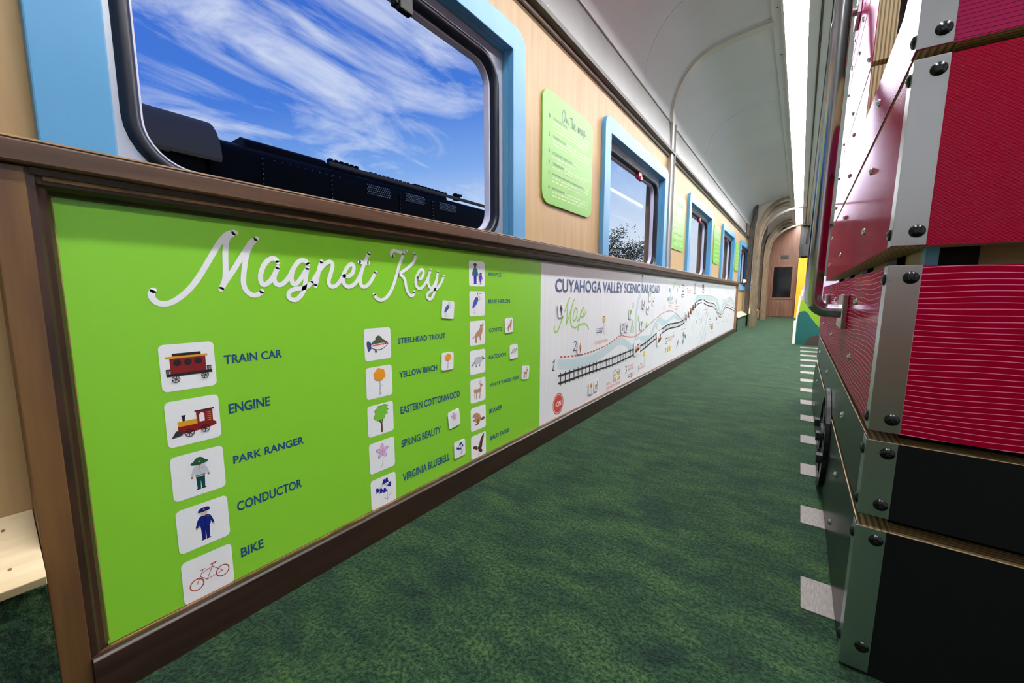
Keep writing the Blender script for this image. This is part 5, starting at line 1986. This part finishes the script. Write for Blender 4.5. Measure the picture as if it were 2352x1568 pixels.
# ================================================================== TIMBER TREES
def timber_tree(y, label, seed, fan=1.0):
    root = thing('timber_tree', label, 'tree sculpture', (0.1, y, 0), 'timber trees on the left wall')
    R = random.Random(seed)
    # dark sawn slab against the wall, flaring into a cut limb at the top
    mb = MB()
    mb.prism([(0.0, 0.30), (0.085, 0.24), (0.085, 1.55), (0.098, 1.95), (0.128, 2.20), (0.134, 2.42), (0.050, 2.40), (0.044, 2.20), (0.018, 2.02), (0.0, 1.80)], 'y', y - 0.06, y + 0.03)
    mb.build('trunk_slab', 'trunk_dark', root, bevel=0.004, label='dark rough sawn slab')
    # laminated tan post that sweeps into the ceiling as branches

    def sweep(x0, w_, zturn, xe, ze, ya, yb, m, t_=0.05):
        path = [(x0 + 0.012, 0.0), (x0 + 0.002, 0.7), (x0 - 0.004, 1.3), (x0, zturn)]
        n = 9
        rx, rz = xe - x0, ze - zturn
        for k in range(1, n + 1):
            g = PI / 2 * k / n
            path.append((x0 + rx * (1 - math.cos(g)), zturn + rz * math.sin(g)))
        P = catmull(path, 2)
        up, lo, yy = [], [], []
        for i_, p in enumerate(P):
            a, b = P[max(i_ - 1, 0)], P[min(i_ + 1, len(P) - 1)]
            tx, tz = b[0] - a[0], b[1] - a[1]
            l = math.hypot(tx, tz)
            f = i_ / (len(P) - 1)
            ww = w_ / 2 * (1 - 0.5 * max(0, f - 0.5) * 2)
            up.append((p[0] - tz / l * ww, p[1] + tx / l * ww))
            lo.append((p[0] + tz / l * ww, p[1] - tx / l * ww))
            h_ = max(0.0, (p[1] - zturn) / (ze - zturn))
            q = max(0.0, (p[0] - x0) / (xe - x0)) * 0.75 + 0.25 * h_
            yy.append(ya + (yb - ya) * q)
        mb = MB()
        N2 = len(up)
        vs_ = [(q[0], yy[k], q[1]) for k, q in enumerate(up)] + [(q[0], yy[k], q[1]) for k, q in enumerate(lo)]
        vs_ += [(v[0], v[1] + t_, v[2]) for v in vs_]
        F = []
        for k in range(N2 - 1):
            F += [(k, k + 1, N2 + k + 1, N2 + k), (2 * N2 + k, 3 * N2 + k, 3 * N2 + k + 1, 2 * N2 + k + 1), (k, 2 * N2 + k, 2 * N2 + k + 1, k + 1), (N2 + k, N2 + k + 1, 3 * N2 + k + 1, 3 * N2 + k)]
        F += [(0, N2, 3 * N2, 2 * N2), (N2 - 1, 3 * N2 - 1, 4 * N2 - 1, 2 * N2 - 1)]
        mb.add(vs_, F)
        return mb.build('branch', m, root, smooth=True, angle=40)
    sweep(0.145, 0.085, 1.70, 0.625, 2.500, y - 0.10, y + 0.00, 'trunk_tan', 0.04)
    sweep(0.150, 0.060, 1.70, 0.630, 2.490, y - 0.05, y + 0.45, 'branch_dark', 0.04)
    sweep(0.165, 0.060, 1.68, 0.630, 2.480, y + 0.00, y + 0.72, 'trunk_tan', 0.04)
    sweep(0.165, 0.060, 1.66, 0.930, 2.480, y + 0.05, y + 1.20 * fan, 'branch_dark', 0.035)
    sweep(0.180, 0.060, 1.62, 0.560, 2.440, y + 0.10, y + 1.60 * fan, 'trunk_tan', 0.04)
    mb = MB()
    mb.box(-0.028, 0.012, y - 0.46, y - 0.06, 1.80, 2.02)
    mb.build('cross_board', 'branch_dark', root, bevel=0.003, label='dark board over the cornice')
    return root


timber_tree(9.46, 'timber tree column with curving ceiling branches, nearer of the two on the left wall', 1)
timber_tree(12.25, 'timber tree column with curving ceiling branches, farther one beside the end cabinet', 2, 0.75)
for y, lab in ((9.15, 'small warm wall lamp beside the nearer timber tree'), (11.95, 'small warm wall lamp beside the farther timber tree')):
    root = thing('wall_lamp', lab, 'lamp', (WALL, y, 0.92))
    mb = MB()
    mb.box(WALL + 0.0005, -0.01, y - 0.04, y + 0.04, 0.88, 0.97)
    mb.build('back_plate', 'rail_dark', root)
    mb = MB()
    mb.dome((-0.0098, y, 0.925), (1, 0, 0), 0.035, 0.045, 12)
    mb.build('lamp_shade', 'sconce_glow', root, smooth=True)

# ================================================================== END OF THE CAR
YE = YF
mb = MB()
mb.box(WT, W2 + 0.12, YE + 0.06, YE + 0.16, -0.06, 2.65)
mb.build('wall_far', 'dark_panel', kind='structure')
cab = thing('end_cabinet', 'dark brown wood end cabinet with black glass screen, closing the aisle', 'cabinet', (0.45, YE, 0))
arc = [(0.80, 2.18), (0.70, 2.18), (0.55, 2.165), (0.40, 2.12), (0.28, 2.05), (0.18, 1.95)]
mb = MB()
mb.prism([(-0.02, 0.0), (0.800, 0.0), (0.812, 2.55), (0.64, 2.53), (0.40, 2.50), (0.20, 2.42), (0.08, 2.30), (0.0, 2.10), (-0.02, 1.80)], 'y', YE, YE + 0.05)
mb.build('body', 'end_wood', cab)
mb = MB()
mb.ring(rrect(0.205, 0.735, 0.520, 1.480, 0.004, 2), rrect(0.255, 0.690, 0.570, 1.435, 0.004, 2), 'y', YE - 0.02, YE - 0.0005)
mb.build('screen_frame', 'end_wood', cab, bevel=0.003)
mb = MB()
mb.box(0.250, 0.695, YE - 0.010, YE - 0.0008, 0.565, 1.440)
mb.build('screen', 'screen_glass', cab, label='black glossy glass screen')
for a, b in ((0.175, 0.452), (0.456, 0.770)):
    mb = MB()
    mb.box(a, b, YE - 0.018, YE - 0.0006, 0.03, 0.500)
    dr = mb.build('door', 'end_wood', cab, bevel=0.002)
    mb = MB()
    kx = b - 0.05 if b < 0.5 else a + 0.05
    mb.dome((kx, YE - 0.0182, 0.445), (0, -1, 0), 0.016, 0.02, 10)
    mb.build('knob', 'screw_chrome', dr, smooth=True)
mb = MB()
mb.box(0.400, 0.580, YE - 0.012, YE - 0.0007, 1.66, 1.76)
vent = mb.build('vent', 'vent_black', cab)
for k in range(4):
    mb = MB()
    mb.box(0.405, 0.575, YE - 0.016, YE - 0.0122, 1.672 + k * 0.022, 1.682 + k * 0.022)
    mb.build('vent_slat', 'rail_dark', vent)
mb = MB()
mb.box(0.815, 1.30, YE - 0.10, YE + 0.05, 0.0, 1.66)
tag(mb.build('yellow_panel', 'yellow_paint', bevel=0.004), 'bright yellow upright panel right of the brown end cabinet', 'panel')
sp_ = thing('speaker_box', 'black box mounted high above the yellow panel', 'speaker', (0.97, YE - 0.1, 1.9))
mb = MB()
mb.box(0.86, 1.06, YE - 0.16, YE + 0.05, 1.70, 2.02)
mb.build('cabinet', 'core_black', sp_, bevel=0.006)
mb = MB()
mb.box(0.875, 1.045, YE - 0.166, YE - 0.1605, 1.715, 2.005)
mb.build('grille', 'vent_black', sp_)
mb = MB()
mb.tube([(0.96, YE - 0.05, 2.018), (0.96, YE - 0.05, 2.56)], 0.015, 8)
mb.build('hanger', 'rail_dark', sp_, smooth=True)

# ================================================================== OUTSIDE
gz = -1.35
mb = MB()
mb.box(-140, -0.4, -40, 260, gz - 0.1, gz)
mb.build('ground', 'gravel', kind='structure')

LX = -3.0
lo = thing('locomotive', 'black locomotive with grey rounded cab roof standing outside the near window', 'locomotive', (-4.4, 2.0, gz))
XB = -5.6


def loco_prism(name, pts, y0, y1, m, smooth=True, **kw):
    mb = MB()
    mb.prism(pts, 'y', y0, y1)
    return mb.build(name, m, lo, smooth=smooth, angle=35, **kw)


def hood_profile(x0, x1, z0, z1, r, n=6):
    P = [(x1, z0), (x0, z0)]
    P += [(x0 - r + r * math.cos(math.radians(g)), z1 - r + r * math.sin(math.radians(g))) for g in [90 * k / n for k in range(n + 1)]]
    P += [(x1 + r - r * math.cos(math.radians(g)), z1 - r + r * math.sin(math.radians(g))) for g in [90 - 90 * k / n for k in range(n + 1)]]
    return P


hood = loco_prism('hood', hood_profile(LX, XB, -0.2, 1.955, 0.16), 1.30, 6.3, 'loco_black', label='long black engine hood')
loco_prism('cab', hood_profile(LX - 0.02, XB, -0.2, 1.86, 0.22), -2.4, 1.30, 'loco_black')
# curved grey roof sheet with a lip over the cab side
pr_o = [(-2.86, 1.72)] + [(-3.24 + 0.38 * math.cos(math.radians(g)), 1.72 + 0.36 * math.sin(math.radians(g))) for g in (12, 25, 38, 50, 62, 75, 90)] + [(-4.3, 2.16)]
pr_i = [(p[0] - 0.02, p[1] - 0.02) for p in pr_o]
loco_prism('cab_roof', pr_o + list(reversed(pr_i)), -2.6, 1.34, 'loco_grey', label='grey curved cab roof')
mb = MB()
mb.prism([(-2.90, 1.735), (-3.1, 1.76), (-3.1, 1.70), (-2.90, 1.700)], 'y', -1.0, 1.02)
mb.build('awning', 'loco_grey', lo)
mb = MB()
mb.box(-3.05, -2.92, 0.92, 1.24, 1.60, 1.72)
mb.build('side_box', 'loco_black', lo)
# fan housing and roof gear
loco_prism('fan_housing', hood_profile(-3.10, -4.9, 1.9, 2.035, 0.09), 1.60, 2.35, 'loco_black')
loco_prism('fan_housing', hood_profile(-3.14, -4.9, 1.9, 2.02, 0.06), 2.40, 4.1, 'loco_black')
for k, (a, b, h_) in enumerate(((2.42, 2.8, 0.05), (2.9, 3.5, 0.03), (3.55, 4.2, 0.04), (4.3, 4.42, 0.07))):
    mb = MB()
    for j in range(int((b - a) / 0.06)):
        mb.box(-3.22, -3.16, a + j * 0.06, a + j * 0.06 + 0.035, 2.0, 2.02 + h_)
    mb.build('roof_grille', 'loco_black', lo)
mb = MB()
mb.tube([(-3.06, 2.36, 1.985), (-3.06, 6.2, 1.985)], 0.022, 8)
mb.build('roof_pipe', 'loco_grey', lo, smooth=True)
mb = MB()
mb.tube([(-3.2, 4.34, 2.0), (-3.2, 4.34, 2.07), (-3.2, 4.46, 2.09)], 0.02, 6)
mb.build('horn', 'loco_black', lo, smooth=True)
# louvred mesh openings
for a, b, z0, z1 in ((2.74, 3.06, 1.755, 1.87), (3.27, 3.58, 1.775, 1.875), (3.82, 4.14, 1.77, 1.87)):
    mb = MB()
    for j in range(12):
        for i2 in range(5):
            y = a + (b - a) * (j + 0.5 * (i2 % 2)) / 12.5
            z = z0 + (z1 - z0) * i2 / 5
            mb.box(LX - 0.002, LX + 0.006, y, y + 0.013, z, z + 0.012)
    mb.build('mesh_grille', 'loco_mesh', lo)
# seams and rivet lines
for y in (1.69, 2.33, 3.18, 3.70):
    mb = MB()
    mb.box(LX - 0.001, LX + 0.006, y - 0.006, y + 0.006, 1.0, 1.86)
    mb.build('seam_strip', 'loco_black', lo)
    for k in range(8):
        mb = MB()
        mb.dome((LX + 0.006, y, 1.84 - k * 0.042), (1, 0, 0), 0.0065, 0.004, 6, None, 2)
        mb.build('rivet', 'rivet', lo)
for k in range(10):
    mb = MB()
    mb.dome((LX - 0.012, 1.80 + k * 0.07, 1.855), (1, 0, 0.3), 0.006, 0.004, 6, None, 2)
    mb.build('rivet', 'rivet', lo)
# underframe
mb = MB()
mb.box(XB - 0.1, LX + 0.25, -2.7, 6.6, -0.45, -0.2)
mb.build('walkway', 'loco_black', lo)
for y in (-1.6, -0.4, 0.8, 3.6, 4.8, 6.0):
    mb = MB()
    for x in (-3.5, -5.0):
        mb.prism([(y + 0.45 * math.cos(2 * PI * k / 20), gz + 0.451 + 0.45 * math.sin(2 * PI * k / 20)) for k in range(20)], 'x', x - 0.07, x + 0.07)
    mb.box(-5.0, -3.5, y - 0.08, y + 0.08, gz + 0.37, gz + 0.53)
    mb.build('wheel_set', 'loco_black', lo)


def grow_tree(name, label, x, y, h_, spread, seed, leaves=900, trunk=0.16, group=None, lower=0.35):
    R = random.Random(seed)
    root = thing(name, label, 'tree', (x, y, gz), group)
    mb = MB()
    tips = []

    def limb(p, d, l, r, depth):
        n = 4
        path = [p]
        rad = [r]
        q = Vector(p)
        dd = Vector(d)
        for i_ in range(n):
            dd = (dd + Vector((R.uniform(-.16, .16), R.uniform(-.16, .16), R.uniform(-.06, .14)))).normalized()
            q = q + dd * l / n
            path.append(tuple(q))
            rad.append(r * (1 - 0.55 * (i_ + 1) / n))
        mb.tube(path, rad, 5 if depth < 2 else 3, caps=False)
        if depth >= 4:
            tips.append(q.copy())
            return
        for k in range(3 if depth else 5):
            at = R.uniform(0.45, 1.0) if depth else R.uniform(lower, 1.0)
            i_ = min(int(at * n), n - 1)
            s = Vector(path[i_]).lerp(Vector(path[i_ + 1]), at * n - i_ if at < 1 else 1)
            ang = R.uniform(0, 2 * PI)
            out = Vector((math.cos(ang), math.sin(ang), 0))
            nd = (dd * 0.75 + out * R.uniform(0.5, 0.95) * spread + Vector((0, 0, 0.15))).normalized()
            limb(tuple(s), nd, l * R.uniform(0.52, 0.72), r * 0.5, depth + 1)
            tips.append(Vector(path[-1]))
    limb((x, y, gz), (0, 0, 1), h_ * 0.46, trunk, 0)
    mb.build('branches', 'bark', root, smooth=True)
    lf = MB()
    vs_, fs = [], []
    for k in range(leaves):
        t_ = R.choice(tips)
        c = t_ + Vector((R.gauss(0, .25), R.gauss(0, .25), R.gauss(0, .2))) * h_ / 6
        a = Vector((R.uniform(-1, 1), R.uniform(-1, 1), R.uniform(-1, 1))).normalized()
        b = a.orthogonal().normalized()
        s = R.uniform(0.03, 0.06) * h_ / 6
        e = a.cross(b)
        o_ = len(vs_)
        vs_ += [tuple(c + b * s), tuple(c + e * s * 0.55), tuple(c - b * s), tuple(c - e * s * 0.55)]
        fs.append((o_, o_ + 1, o_ + 2, o_ + 3))
    lf.add(vs_, fs)
    lf.build('foliage', 'leaf', root, kind='stuff')
    return root


TG = 'trees beyond the tracks'
grow_tree('autumn_tree', 'sparse brown autumn tree filling the low corner of the second window', -9.6, 26.8, 7.6, 1.0, 4, 6500, 0.2)
